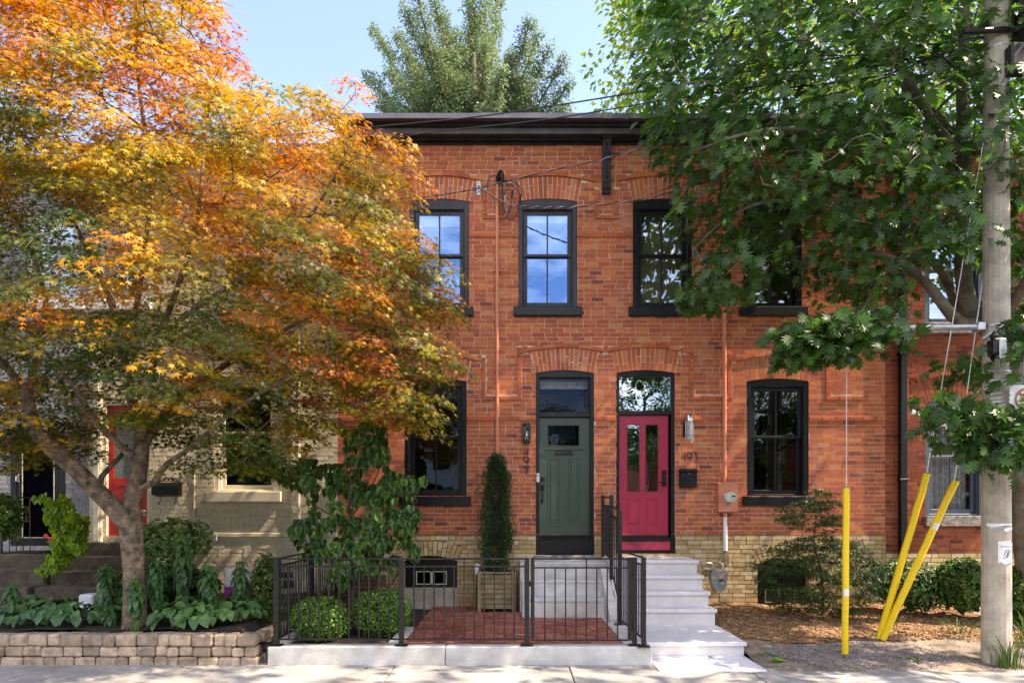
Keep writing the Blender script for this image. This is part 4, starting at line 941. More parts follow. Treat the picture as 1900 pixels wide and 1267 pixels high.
# lamps, mailbox
wlp = empty('wall_lamp', (PX(977),0,PZ(804)), 'black rectangular wall lantern beside the green door above number 497', 'wall lamp')
b = MB(); a, b_, z0, z1 = PX(970,10.3), PX(984,10.3), PZ(822,10.3), PZ(785,10.3)
for q in ((a,a+.016,z0,z1),(b_-.016,b_,z0,z1),(a+.016,b_-.016,z0,z0+.035),(a+.016,b_-.016,z1-.02,z1)): b.cbox(q[0],q[1],-.12,-.01,q[2],q[3],c=.003)
b.box(a+.01,b_-.01,-.02,-.008,z0+.01,z1-.01); b.build('frame', M['black'], wlp)
MB().quad((a+.01,-.115,z0+.03),(b_-.01,-.115,z0+.03),(b_-.01,-.115,z1-.02),(a+.01,-.115,z1-.02)).build('pane', M['glass2'], wlp)
MB().lathe(((a+b_)/2,-.065,z0+.09),[(.004,0),(.018,.02),(.020,.05),(.012,.075),(.010,.12)],12).build('bulb', M['white'], wlp, smooth=True)
w2 = empty('wall_lamp', (PX(1278),0,PZ(795)), 'nickel bulkhead tube lamp above number 493', 'wall lamp'); cx_, yy = PX(1279,10.28), -.12
MB().cbox(cx_-.075,cx_+.01,-.07,.0,PZ(810),PZ(785),c=.01).build('base', M['black'], w2)
MB().lathe((cx_,yy,PZ(781,10.28)),[(.062,-.01),(.062,.03),(.052,.09),(.03,.115),(.006,.125),(.005,.145)],18).build('cap', M['chrome'], w2, smooth=True)
MB().lathe((cx_,yy,PZ(818,10.28)),[(.03,0),(.05,.02),(.054,.05),(.054,.33)],18).build('glass_tube', mat('ribbed_glass', (.42,.42,.40), .12, .3, 40, spec=.8), w2, smooth=True)
b = MB()
for s_ in (-1,1): b.tube([(cx_+.062*s_,yy,PZ(782,10.28)),(cx_+.062*s_,yy,PZ(816,10.28)),(cx_+.02*s_,yy,PZ(822,10.28))],.005,6)
b.tube([(cx_,yy-.062,PZ(782,10.28)),(cx_,yy-.062,PZ(816,10.28)),(cx_,yy,PZ(823,10.28))],.005,6)
for y_ in (782,808): b.tube([(cx_+.064*math.cos(t),yy+.064*math.sin(t),PZ(y_,10.28)) for t in np.linspace(0,2*math.pi,17)],.005,6)
b.lathe((cx_,yy,PZ(824,10.28)),[(.004,0),(.016,.02),(.02,.03)],10); b.build('cage', M['chrome'], w2, smooth=True)
mb_ = empty('mailbox', (PX(1277),0,PZ(887)), 'square black steel mailbox under number 493', 'mailbox'); d = 10.3
MB().cbox(PX(1262.5,d),PX(1293,d),-.12,-.0,PZ(904,d),PZ(876,d),c=.008).build('body', M['black'], mb_)
b = MB(); b.cbox(PX(1262,d),PX(1293.5,d),-.128,-.0,PZ(876,d)+.002,PZ(869.5,d),c=.008); b.build('lid', M['black'], mb_)
MB().lathe((PX(1278.5,d),-.12,PZ(879,d)),[(.012,0),(.01,.006)],12,'y').build('lock', M['chrome'], mb_)
m2 = empty('mailbox', (PX(305),0,PZ(905)), 'ornate black mailbox with scroll top and hooks on the cream wall', 'mailbox'); a, b_ = PX(282,10.25), PX(330,10.25)
b = MB(); b.prism_axis([(-.17,PZ(918)),(-.02,PZ(921)),(-.02,PZ(895)),(-.12,PZ(896)),(-.17,PZ(902))], a, b_, 'x'); b.build('body', M['black'], m2)
b = MB()
for k in range(6):
    x = a+.04+(b_-a-.08)*k/5; hh = .03+.035*math.sin(math.pi*k/5)
    b.tube([(x+.03*math.cos(t), -.04, PZ(894)+hh*.6+.03*math.sin(t)) for t in np.linspace(0,2*math.pi,11)], .007, 5)
b.tube([(a,-.04,PZ(895)),(a+.12,-.04,PZ(891)),((a+b_)/2,-.04,PZ(886.5)),(b_-.12,-.04,PZ(891)),(b_,-.04,PZ(895))],.008,6); b.build('scroll', M['black'], m2)
b = MB()
for x in (a+.08, b_-.09): b.tube([(x,-.05,PZ(920)),(x,-.05,PZ(930)),(x,-.09,PZ(935)),(x,-.12,PZ(931))],.006,6)
b.build('hook', M['black'], m2)
# hose on the wall
hs = MB()
for k in range(3): hs.tube([(PX(726)+(.19+.018*k)*math.cos(t), -.06-.02*k, PZ(1070)+(.26+.02*k)*math.sin(t)) for t in np.linspace(0,2*math.pi,25)], .011, 6)
hs.tube([(PX(712), -.05, PZ(1095)), (PX(730),-.08,PZ(1080)), (PX(742),-.06,PZ(1060))], .011, 6)
tag(hs.build('garden_hose', M['hose'], smooth=True), 'coiled dark green garden hose hanging on the buff brick wall', 'garden hose')
# ============================================================ PLANTER BOXES
def planter(x0, x1, y0, y1, z0, z1, m, label, n=7):
    e = empty('planter_box', ((x0+x1)/2,(y0+y1)/2,z0), label, 'planter', 'square timber planter boxes')
    for x in (x0, x1):
        for y in (y0, y1): bx('corner_post', m, e, x-.03, x+.03, y-.03, y+.03, z0, z1+.02, c=.006)
    h = (z1-z0-.05)/n; b = MB()
    for k in range(n):
        za = z0+.05+h*k; zb2 = za+h-.006
        for y in (y0, y1): b.cbox(x0+.03, x1-.03, y-.018, y+.018, za, zb2, c=.008, jit=.003)
        for x in (x0, x1): b.cbox(x-.018, x+.018, y0+.03, y1-.03, za, zb2, c=.008, jit=.003)
    b.build('side', m, e)
    b = MB(); 
    for y in (y0, y1): b.cbox(x0-.02, x1+.02, y-.04, y+.03, z1, z1+.03, c=.006)
    for x in (x0, x1): b.cbox(x-.03, x+.03, y0+.03, y1-.03, z1, z1+.03, c=.006)
    b.build('rim', m, e); MB().quad((x0,y0,z1-.04),(x1,y0,z1-.04),(x1,y1,z1-.04),(x0,y1,z1-.04)).build('soil', M['soil'], e)
    return e
dq = 9.77
planter(PX(889.5,dq), PX(953.5,dq), dq-D0, dq-D0+.52, zpat, PZ(1064,dq), M['timber'], 'pale timber planter box holding the tall narrow evergreen')
dq = 9.6
planter(PX(638,dq), PX(700,dq), dq-D0, dq-D0+.5, .2, PZ(1076,dq), M['timberd'], 'dark timber planter box behind the small heart leaved tree')
pl_ = MB(); pl_.lathe((PX(886,10.1), -.3, PZ(1065,10.1)-.0), [(.045,0),(.06,.02),(.062,.12),(.04,.16),(.02,.17)], 14)
tag(pl_.build('garden_light', M['white'], smooth=True), 'small white cylinder lamp behind the pale planter', 'garden light')
MB_ = MB(); MB_.tube([(PX(886,10.1),-.3,zpat),(PX(886,10.1),-.3,PZ(1065,10.1))],.02,8); MB_.build('stake', M['black'], bpy.data.objects['garden_light'])
# small pots in the left bed
b = MB(); b.cbox(PX(154,8.3),PX(181,8.3),-2.2,-2.0,lbh(-5.7,-2.1)-.05,PZ(1101,8.3),c=.02); tag(b.build('flower_pot', M['white'], origin=(PX(167,8.3),-2.1,.42)), 'small white square pot half hidden by leaves', 'pot')
b = MB(); b.cbox(PX(425,9.6),PX(468,9.6),-.95,-.75,.45,PZ(1052,9.6),c=.03); b.mi=1; b.cbox(PX(424,9.6),PX(469,9.6),-.955,-.745,.44,PZ(1084,9.6),c=.02)
tag(b.build('storage_tub', [M['white'], mat('magenta_plastic', (.5,.06,.4), .4, .1)], origin=(PX(446,9.6),-.85,.45)), 'white tub with magenta base near the cream basement window', 'tub')
# ============================================================ UTILITY POLE, GUARDS, SIGN
dp = 7.36; xp = PX(1848.5, dp); yp = dp-D0
up = empty('utility_pole', (xp, yp, 0), 'pale concrete utility pole with steel bands and torn notice', 'utility pole')
b = MB(); N_ = 20; prof = []
H = 9.5
for k in range(N_+1):
    z = -.1+(H+.1)*k/N_; prof.append((.152-.040*max(0,z)/H, z))
b.lathe((xp,yp,0), prof, 16); b.build('shaft', M['pole'], up, smooth=False)
def rad(z): return .152-.040*z/H
b = MB()
for py in (598,623,686,703,728,737,744,72,30,150,980):
    b = MB(); z = PZ(py,dp-.2); b.lathe((xp,yp,z),[(rad(z)+.004,0),(rad(z)+.004,.014)],24); b.build('steel_band', M['galv'], up)
z = PZ(607,dp); b = MB(); b.tube([(xp-.17,yp,z),(PX(1676,dp),yp+.02,z+.0),(PX(1572,dp),yp+.05,z+.01)], .036, 12); b.tube([(xp-.17,yp-.02,z-.14),(xp-.02,yp-.2,z+.0)],.012,6); b.cbox(xp-.25,xp-.16,yp-.06,yp+.06,z-.05,z+.05,c=.01); b.build('guy_strut', M['galv'], up, smooth=True)
b = MB(); fx = PX(1846,7.1); fz = PZ(650,7.1); fy = yp-.26
b.cbox(fx-.05,fx+.06,fy-.06,fy+.08,fz-.06,fz+.13,c=.02); b.lathe((fx-.01,fy,fz+.13),[(.03,0),(.045,.03),(.03,.06),(.002,.10)],8); b.cbox(fx-.02,fx+.05,fy-.05,fy+.05,fz-.12,fz-.06,c=.015); b.build('clamp', M['iron'], up)
b = MB(); b.cbox(fx+.0,fx+.085,fy-.075,fy-.055,fz-.11,fz+.12,c=.01); b.build('clamp_plate', M['galv'], up)
# notice on the pole: curved sheet with scribbled lines
b = MB(); a0, a1 = math.radians(-122), math.radians(-52); z0, z1 = PZ(1046,7.15), PZ(1004,7.15); R_ = rad(1.5)+.006
for i in range(10):
    u0, u1 = a0+(a1-a0)*i/10, a0+(a1-a0)*(i+1)/10; l0 = .012*math.sin(i*1.1); l1 = .012*math.sin((i+1)*1.1)
    b.quad((xp+(R_+l0*.5)*math.cos(u0),yp+(R_+l0*.5)*math.sin(u0),z0+l0),(xp+(R_+l1*.5)*math.cos(u1),yp+(R_+l1*.5)*math.sin(u1),z0+l1),(xp+R_*math.cos(u1),yp+R_*math.sin(u1),z1-.02*(i>7)),(xp+R_*math.cos(u0),yp+R_*math.sin(u0),z1-.02*(i>7)))
nt_ = b.build('notice', M['paper'], up); nt_['label'] = 'white paper notice with scribbled drawing'
b = MB(); R2 = R_+.008
def on(u, v): a = a0+(a1-a0)*u; return (xp+R2*math.cos(a), yp+R2*math.sin(a), z0+(z1-z0)*v)
b.tube([on(.08,.76),on(.5,.765),on(.9,.76)], .0035, 4)
for s_ in ([(.3,.35),(.4,.6),(.5,.45),(.45,.3),(.6,.6),(.7,.5)],[(.35,.5),(.55,.65),(.6,.4),(.4,.25),(.7,.35)],[(.25,.2),(.5,.35),(.75,.6)],[(.45,.9),(.5,.94),(.55,.9)]): b.tube([on(*q) for q in s_], .002, 4)
b.build('notice_print', M['inkg'], nt_)
b = MB()
for z, u0, u1 in ((PZ(976,7.15),-165,-60),(PZ(985,7.15),-100,-58)):
    for i in range(6):
        p, q = math.radians(u0+(u1-u0)*i/6), math.radians(u0+(u1-u0)*(i+1)/6); r_ = rad(1.6)+.008
        b.quad((xp+r_*math.cos(p),yp+r_*math.sin(p),z-.012*math.sin(i)),(xp+r_*math.cos(q),yp+r_*math.sin(q),z-.012*math.sin(i+1)),(xp+r_*math.cos(q),yp+r_*math.sin(q),z+.03),(xp+r_*math.cos(p),yp+r_*math.sin(p),z+.03))
b.build('torn_paper', M['paper'], up)
# transformer / cable gear at the top
b = MB(); b.cbox(xp+.0,xp+.22,yp-.24,yp-.1,PZ(140,7.2),PZ(86,7.2),c=.02); b.tube([(xp+.3,yp-.1,PZ(60,7.2)),(xp+.3,yp-.1,PZ(-20,7.2))],.16,14); b.tube([(xp-.5,yp-.15,PZ(58,7.2)),(xp+.6,yp-.15,PZ(50,7.2))],.03,8); b.build('cable_box', M['iron'], up)
# sign
sg = empty('street_sign', (PX(1905,7.2),7.15-D0,PZ(737,7.2)), 'white parking sign with red ring, partly out of frame at the pole', 'sign')
sx0, sx1, sz0, sz1 = PX(1874,7.15), PX(1934,7.15), PZ(778,7.15), PZ(714,7.15); ysn = 7.15-D0
MB().cbox(sx0,sx1,ysn,ysn+.004,sz0,sz1,c=.0015).build('plate', M['white'], sg)
b = MB(); cx2, cz2 = PX(1903,7.15), PZ(741,7.15)
def ring(mb, cx, cz, r0, r1, y, n=32):
    for i in range(n):
        p, q = 2*math.pi*i/n, 2*math.pi*(i+1)/n; mb.quad((cx+r0*math.cos(p),y,cz+r0*math.sin(p)),(cx+r0*math.cos(q),y,cz+r0*math.sin(q)),(cx+r1*math.cos(q),y,cz+r1*math.sin(q)),(cx+r1*math.cos(p),y,cz+r1*math.sin(p)))
ring(b, cx2, cz2, .105, .13, ysn-.006); c45 = math.cos(math.radians(45)); b.quad((cx2-.085,ysn-.007,cz2+.066),(cx2-.066,ysn-.007,cz2+.085),(cx2+.085,ysn-.007,cz2-.066),(cx2+.066,ysn-.007,cz2-.085)); b.build('prohibition_ring', M['redsign'], sg)
text_obj('letter', 'P', cx2-.005, cz2-.065, .13, ysn-.004, M['black'], sg, extr=.0008, off=.004)
b = MB(); b.tube([(xp+.1,yp-.2,PZ(735,7.2)),(xp+.19,yp-.16,PZ(700,7.2)),(xp+.2,yp-.14,PZ(650,7.2)+.15),(PX(1930,7.15),ysn+.02,PZ(713,7.15)+.01)],.01,6); b.tube([(PX(1884,7.15),ysn+.02,PZ(710,7.15)),(PX(1940,7.15),ysn+.02,PZ(711,7.15))],.012,6); b.build('mounting_arm', M['galv'], sg)
# guy wires with yellow guards
def guard(label, p0, p1, top, r=.033, sticker=None):
    p0 = Vector(p0); p1 = Vector(p1); d_ = (p1-p0).normalized()
    e = empty('guy_wire', tuple(p0), label, 'guy wire', 'guy wires with yellow plastic guards')
    n = 9; pts = [p0+(p1-p0)*k/n+Vector((random.uniform(-.004,.004), 0, 0)) for k in range(n+1)]; 
    g_ = MB(); g_.tube(pts, r, 14); g_.build('guard', M['yellow'], e, smooth=True)
    # slanted open mouth
    m_ = MB(); m_.lathe(tuple(p1+d_*.002), [(r*.8,0),(r*.8,.003)], 12); m_.build('guard_mouth', M['black'], e)
    MB().tube([p1-d_*.05, Vector(top)], .006, 5).build('wire', M['rope'], e)
    MB().tube([p0-d_*.08, p0], .014, 6).build('anchor', M['galv'], e)
    if sticker is not None:
        q = p0+(p1-p0)*sticker; s_ = d_.cross(Vector((0,1,0))).normalized(); b = MB()
        for i in range(5):
            a_, c_ = math.radians(-50+20*i), math.radians(-50+20*(i+1)); rr = r+.0025
            u = s_*math.sin(a_)*rr+Vector((0,-1,0))*math.cos(a_)*rr; v = s_*math.sin(c_)*rr+Vector((0,-1,0))*math.cos(c_)*rr
            b.quad(q+u-d_*.045, q+v-d_*.045, q+v+d_*.045, q+u+d_*.045)
        b.build('sticker', M['paper'], e)
    return e
arm_z = PZ(607,dp)
dA = 7.66; guard('upright yellow guy wire guard below the end of the steel strut', P(1567.5,1212,dA), P(1570.5,905,dA), (PX(1575,dp), yp+.05, arm_z), sticker=.37, r=.038)
dB = 8.25; guard('leaning yellow guy wire guard, left one of the crossed pair', P(1631,1184,dB), P(1720,878,dB-.25), (xp-.12, yp, PZ(235,dp)), r=.042)
guard('leaning yellow guy wire guard with white sticker, right one of the crossed pair', P(1637,1186,dB-.05), P(1773,892,dB-.35), (xp-.05, yp, PZ(395,dp)), sticker=.72, r=.042)
# overhead cables
def cable(label, pts, r, m, twist=0, sag=0):
    P_ = [Vector(p) for p in pts]; out_ = []
    for i in range(len(P_)-1):
        p0 = P_[max(i-1,0)]; p1 = P_[i]; p2 = P_[i+1]; p3 = P_[min(i+2,len(P_)-1)]
        for k in range(22):
            t_ = k/22; out_.append(.5*((2*p1)+(-p0+p2)*t_+(2*p0-5*p1+4*p2-p3)*t_*t_+(-p0+3*p1-3*p2+p3)*t_**3))
    out_.append(P_[-1]); b = MB(); b.tube(out_, r, 6)
    if twist:
        tw = [p+Vector((0, math.sin(i*.7)*r*1.2, math.cos(i*.7)*r*1.2)) for i, p in enumerate(out_)]; b.mi = 1; b.tube(tw, r*.75, 5)
    o = b.build('overhead_cable', [M['cable'], M['cable2']] if twist else m, smooth=True); tag(o, label, 'cable', 'overhead service cables'); return o
cable('highest black cable crossing above the flashing', [P(1832,68,7.4),P(1420,128,8.3),P(1180,172,9.0),P(900,215,9.6),P(690,236,9.9),P(420,262,10.1)], .011, M['cable'])
cable('black cable crossing just under the cornice', [P(1832,84,7.4),P(1480,148,8.2),P(1200,192,9.0),P(1000,224,9.5),P(770,250,9.9),P(560,290,10.2)], .010, M['cable'])
cable('twisted cable from the wall bracket rising past the carved bracket', [P(888,350,10.33),P(1000,322,10.0),P(1130,293,9.5),P(1240,262,9.1),P(1460,200,8.3),P(1830,88,7.4)], .009, None, 1)
cable('twisted cable running left from the wall bracket over the first window', [P(888,350,10.33),P(830,360,10.25),P(765,368,10.3),P(640,372,10.3)], .008, None, 1)
cable('sagging twisted cable from the conduit head over the middle windows', [P(958,382,10.2),P(1010,385,10.0),P(1070,384,9.8),P(1190,370,9.4),P(1350,325,8.9),P(1560,250,8.2),P(1830,110,7.4)], .010, None, 1)
for k in range(4): cable(('thick','lower','upper','thin')[k]+' looping cable near the pole top', [P(1832,100-14*k,7.25),P(1780,125-22*k+20*(k%2),7.2),P(1735,105+8*k,7.4),P(1640,140-18*k,7.7),P(1450,165-30*k,8.2)], .012-.002*k, M['cable'])
# ============================================================ PLANTS
def tri_template(verts, tris): return np.array(verts, float), np.array(tris, int)
def T_maple():
    an = [-118,-84,-60,-42,-24,0,24,42,60,84,118]; rr = [.52,.24,.86,.27,.3,1.0,.3,.27,.86,.24,.52]
    an = [-115,-80,-52,-26,0,26,52,80,115]; rr = [.6,.26,.88,.30,1.0,.30,.88,.26,.6]
    v = [(0,0,0)]
    for a, r in zip(an, rr): a_ = math.radians(a); v.append((math.sin(a_)*r, .12+math.cos(a_)*r, -.22*r*r))
    return tri_template(v, [(0,i+1,i) for i in range(1,9)])
def T_oak():
    m_ = [0,.12,.34,.58,.80]; s_ = [(.04,.03),(.13,.26),(.17,.48),(.16,.70),(.10,.87)]; tp = [(.30,.16),(.50,.46),(.47,.76),(.24,.95)]
    v = []; t = []
    def z(x, y): return .28*abs(x)-.30*y*y
    for y in m_+[1.0]: v.append((0,y,z(0,y)))
    for sg in (1,-1):
        b0 = len(v)
        for x, y in s_: v.append((sg*x,y,z(x,y)))
        b1 = len(v)
        for x, y in tp: v.append((sg*x,y,z(x,y)-.12*x))
        for i in range(4):
            q = [(i, b0+i, b1+i), (i, b1+i, i+1), (i+1, b1+i, b0+i+1)]
            t += q if sg > 0 else [(a,c,b) for a,b,c in q]
        t += [(4, b0+4, 5)] if sg > 0 else [(4,5,b0+4)]
    return tri_template(v, t)
def T_oakw():
    v, t = T_oak(); v = v.copy(); v[:,0] *= 1.1; return v, t
def T_heart():
    o = [(0,0),(.22,-.10),(.44,.0),(.52,.25),(.40,.58),(.18,.85),(0,1.08)]
    v = [(0,.05,0),(0,.45,-.0),(0,1.08,-.22)]; t = []
    for sg in (1,-1):
        b = len(v)
        for x, y in o[1:-1]: v.append((sg*x, y, .18*x-.2*y*y))
        q = [(0,b,1),(b,b+1,1),(b+1,b+2,1),(b+2,b+3,1),(b+3,b+4,1),(b+4,2,1)]
        t += q if sg > 0 else [(a,c,d_) for a,d_,c in [(x[0],x[2],x[1]) for x in q]]
    return tri_template(v, t)
def T_lance(w_=.17, droop=.3):
    v = []; t = []; ys = [0,.18,.42,.7,1.0]; ws = [.02,w_*.8,w_,w_*.72,0]
    for y, w in zip(ys, ws): v += [(-w,y,.25*w-droop*y*y),(0,y,-droop*y*y),(w,y,.25*w-droop*y*y)]
    for i in range(4):
        a = i*3
        for k in (0,1): t += [(a+k,a+k+1,a+k+4),(a+k,a+k+4,a+k+3)]
    return tri_template(v, t)
def T_round(): return tri_template([(0,0,0),(.36,.25,.05),(.36,.7,.05),(0,.95,0),(-.36,.7,.05),(-.36,.25,.05)], [(0,1,2),(0,2,3),(0,3,4),(0,4,5)])
def T_small(): return tri_template([(0,0,0),(.32,.4,.06),(0,1,0),(-.32,.4,.06)], [(0,1,2),(0,2,3)])
def T_hosta():
    v = []; t = []; ys = [0,.12,.35,.6,.85,1.0]; ws = [.05,.34,.42,.36,.17,.0]
    for y, w in zip(ys, ws):
        for s in (-1,-.5,0,.5,1): v.append((w*s, y-.10*abs(s)*(y<.2), .16*abs(s)*w*2-.45*y*y+.15*y))
    for i in range(5):
        for k in range(4): a = i*5+k; t += [(a,a+1,a+6),(a,a+6,a+5)]
    return tri_template(v, t)
def leaf_mesh(name, tpl, pos, nrm, tan, size, tone, m, parent=None, origin=None, wscale=None):
    V, Tt = tpl; pos = np.asarray(pos, float); n = len(pos)
    nrm = nrm/np.maximum(np.linalg.norm(nrm, axis=1, keepdims=True), 1e-9)
    tan = tan-nrm*(tan*nrm).sum(1, keepdims=True); ln = np.linalg.norm(tan, axis=1, keepdims=True); tan = np.where(ln < 1e-6, np.array([1.,0,0]), tan/np.maximum(ln,1e-9))
    sd = np.cross(tan, nrm); size = np.broadcast_to(size, (n,))[:,None,None]
    ws = 1.0 if wscale is None else wscale
    out_ = pos[:,None,:]+size*(V[None,:,0:1]*ws*sd[:,None,:]+V[None,:,1:2]*tan[:,None,:]+V[None,:,2:3]*nrm[:,None,:])
    base = wo(parent) if parent else Vector(origin or (0,0,0))
    vv = out_.reshape(-1,3)-np.array(base); k = len(V)
    tr = (Tt[None]+(np.arange(n)*k)[:,None,None]).reshape(-1,3); nt_ = len(tr)
    me = bpy.data.meshes.new(name); me.vertices.add(len(vv)); me.vertices.foreach_set('co', vv.astype(np.float32).ravel())
    me.loops.add(nt_*3); me.loops.foreach_set('vertex_index', tr.astype(np.int32).ravel())
    me.polygons.add(nt_); me.polygons.foreach_set('loop_start', np.arange(0, nt_*3, 3, dtype=np.int32)); me.polygons.foreach_set('loop_total', np.full(nt_, 3, dtype=np.int32))
    me.update(calc_edges=True); me.validate()
    me.attributes.new('tone', 'FLOAT', 'POINT').data.foreach_set('value', np.repeat(np.broadcast_to(tone,(n,)), k).astype(np.float32))
    me.materials.append(m); o = bpy.data.objects.new(name, me); SC.collection.objects.link(o)
    if parent: o.parent = parent
    else: o.location = base
    return o
def unit(n, r=rng): v = r.normal(size=(n,3)); return v/np.linalg.norm(v, axis=1, keepdims=True)
def inpoly(px, py, poly):
    x = np.asarray(px); y = np.asarray(py); c = np.zeros(x.shape, bool); j = len(poly)-1
    for i in range(len(poly)):
        xi, yi = poly[i]; xj, yj = poly[j]
        k = ((yi > y) != (yj > y)) & (x < (xj-xi)*(y-yi)/((yj-yi)+1e-12)+xi); c ^= k; j = i
    return c
def polydist(px, py, poly):
    d = np.full(px.shape, 1e9)
    for i in range(len(poly)):
        a = np.array(poly[i]); b = np.array(poly[(i+1)%len(poly)]); ab = b-a
        t = np.clip(((px-a[0])*ab[0]+(py-a[1])*ab[1])/(ab@ab), 0, 1); d = np.minimum(d, np.hypot(px-a[0]-t*ab[0], py-a[1]-t*ab[1]))
    return d
def crown_points(poly, dmid, hd, n, spacing, r, holes=(), edge=120., keep=None, dmax=99):
    """dart-throw points in the volume of a crown whose outline is seen from the street"""
    xs = [p[0] for p in poly]; ys_ = [p[1] for p in poly]; pts = np.zeros((0,3)); tries = 0
    while len(pts) < n and tries < 60:
        m_ = 3000; px = r.uniform(min(xs), max(xs), m_); py = r.uniform(min(ys_), max(ys_), m_); ok = inpoly(px, py, poly); px, py = px[ok], py[ok]
        dd = polydist(px, py, poly); h = hd*np.sqrt(np.clip(1-(1-np.clip(dd/edge,0,1))**2, .04, 1)); d = dmid+h*r.uniform(-1,1,len(px))
        # the outline is read at the middle depth of the crown: same real width all through it
        X = (px-CX)*dmid/F; Z = EYE-(py-HZ)*dmid/F
        q = np.stack([X*(1+.35*(d/dmid-1)), d-D0, EYE+(Z-EYE)*(1+.35*(d/dmid-1))], 1)
        ok = d < dmax
        for hx, hy, hr in holes: ok &= ((px-hx)**2+(py-hy)**2 > hr*hr) | (r.uniform(size=len(px)) < .18)
        q = q[ok]
        for p in q:
            if len(pts) >= n: break
            if len(pts) == 0 or np.min(((pts-p)**2).sum(1)) > spacing**2: pts = np.vstack([pts, p])
        tries += 1
    return pts
def sunhole(t, r, zones=((-5.3,-3.05,.4,3.3,.8),(-1.0,2.6,.85,4.3,.72))):
    # gaps in a crown: where the sun gets through to the house fronts
    k = -t[:,1]/0.1; xl = t[:,0]-.617*k; zl = t[:,2]-.8*k; m_ = np.zeros(len(t), bool)
    for x0, x1, z0, z1, p in zones: m_ |= (xl > x0) & (xl < x1) & (zl > z0-.1) & (zl < z1) & (r.uniform(size=len(t)) < p)
    return m_
def grow(limbs, targets, r, step=.14, rtip=.0045, power=.42, updroop=0.0, jitter=.05, maxr=None):
    """limbs: [(pts, radii)] ; targets joined to the nearest limb by curved twigs. returns nodes"""
    pos = []; par = []; rmin = []
    for pts, rad_ in limbs:
        pts = [Vector(p) for p in pts]; last = None
        if pos:
            A = np.array(pos); i = int(np.argmin(((A-np.array(pts[0]))**2).sum(1))); last = i
        for k in range(len(pts)-1):
            L_ = (pts[k+1]-pts[k]).length; m_ = max(1, int(L_/step))
            for j in range(m_ if k < len(pts)-2 else m_+1):
                t_ = j/m_; p0 = pts[max(k-1,0)]; p1 = pts[k]; p2 = pts[k+1]; p3 = pts[min(k+2,len(pts)-1)]
                q = .5*((2*p1)+(-p0+p2)*t_+(2*p0-5*p1+4*p2-p3)*t_*t_+(-p0+3*p1-3*p2+p3)*t_**3)
                if k == 0 and j == 0 and last is not None: continue
                pos.append((q.x,q.y,q.z)); par.append(-1 if last is None else last); last = len(pos)-1
                rmin.append(rad_[k]+(rad_[k+1]-rad_[k])*t_)
    nl = len(pos); cnt = [0]*nl; tips = []
    A = np.array(pos); tg = np.array(targets)
    order = np.argsort([np.min(((A-t)**2).sum(1)) for t in tg])
    A = list(map(tuple, pos)); arr = np.zeros((nl+len(tg)*60, 3)); arr[:nl] = pos; N0 = nl
    for oi in order:
        t = tg[oi]; dv = t-arr[:N0]; dist = np.sqrt((dv**2).sum(1)); cost = dist+np.where(dv[:,2] < -.1, .55*(-dv[:,2]), 0)
        i = int(np.argmin(cost)); p = arr[i].copy(); dist_ = dist[i]; m_ = max(1, min(40, int(dist_/step))); last = i
        side = r.normal(size=3)*jitter*dist_
        for j in range(1, m_+1):
            u = j/m_; q = p+(t-p)*u+side*math.sin(u*math.pi)+np.array([0,0,.10*dist_*math.sin(u*math.pi)])
            arr[N0] = q; pos.append(tuple(q)); par.append(last); rmin.append(0); cnt.append(0); last = N0; N0 += 1
        tips.append(last)
        k = last
        while k >= 0: cnt[k] += 1; k = par[k]
    rad_ = [max(rmin[i], rtip*max(cnt[i],1)**power) for i in range(len(pos))]
    if maxr:
        for i in range(len(pos)):
            rad_[i] = max(rmin[i], min(rad_[i], maxr))
    for i in range(len(pos)):
        if par[i] >= 0 and rmin[i] == 0: rad_[i] = min(rad_[i], rad_[par[i]])
    return pos, par, rad_, tips
def branches(mb, pos, par, rad_, minr=.0):
    n = len(pos); ch = [[] for _ in range(n)]; roots = []
    for i, p in enumerate(par): (ch[p].append(i) if p >= 0 else roots.append(i))
    stack = [(r_, None) for r_ in roots]
    while stack:
        i, pr = stack.pop(); pts = []; rs = []
        if pr is not None: pts.append(pos[pr]); rs.append(min(rad_[i]*1.15, rad_[pr]))
        k = i
        while True:
            pts.append(pos[k]); rs.append(rad_[k]); c = sorted(ch[k], key=lambda q: -rad_[q])
            for q in c[1:]: stack.append((q, k))
            if not c: break
            k = c[0]
        if max(rs) < minr: continue
        big = max(rs); mb.tube(pts, rs, 12 if big > .06 else (7 if big > .02 else 4), cap=big > .02)
GREEN = [(0,(.018,.05,.012)),(.35,(.035,.09,.02)),(.7,(.08,.16,.03)),(1,(.17,.25,.05))]
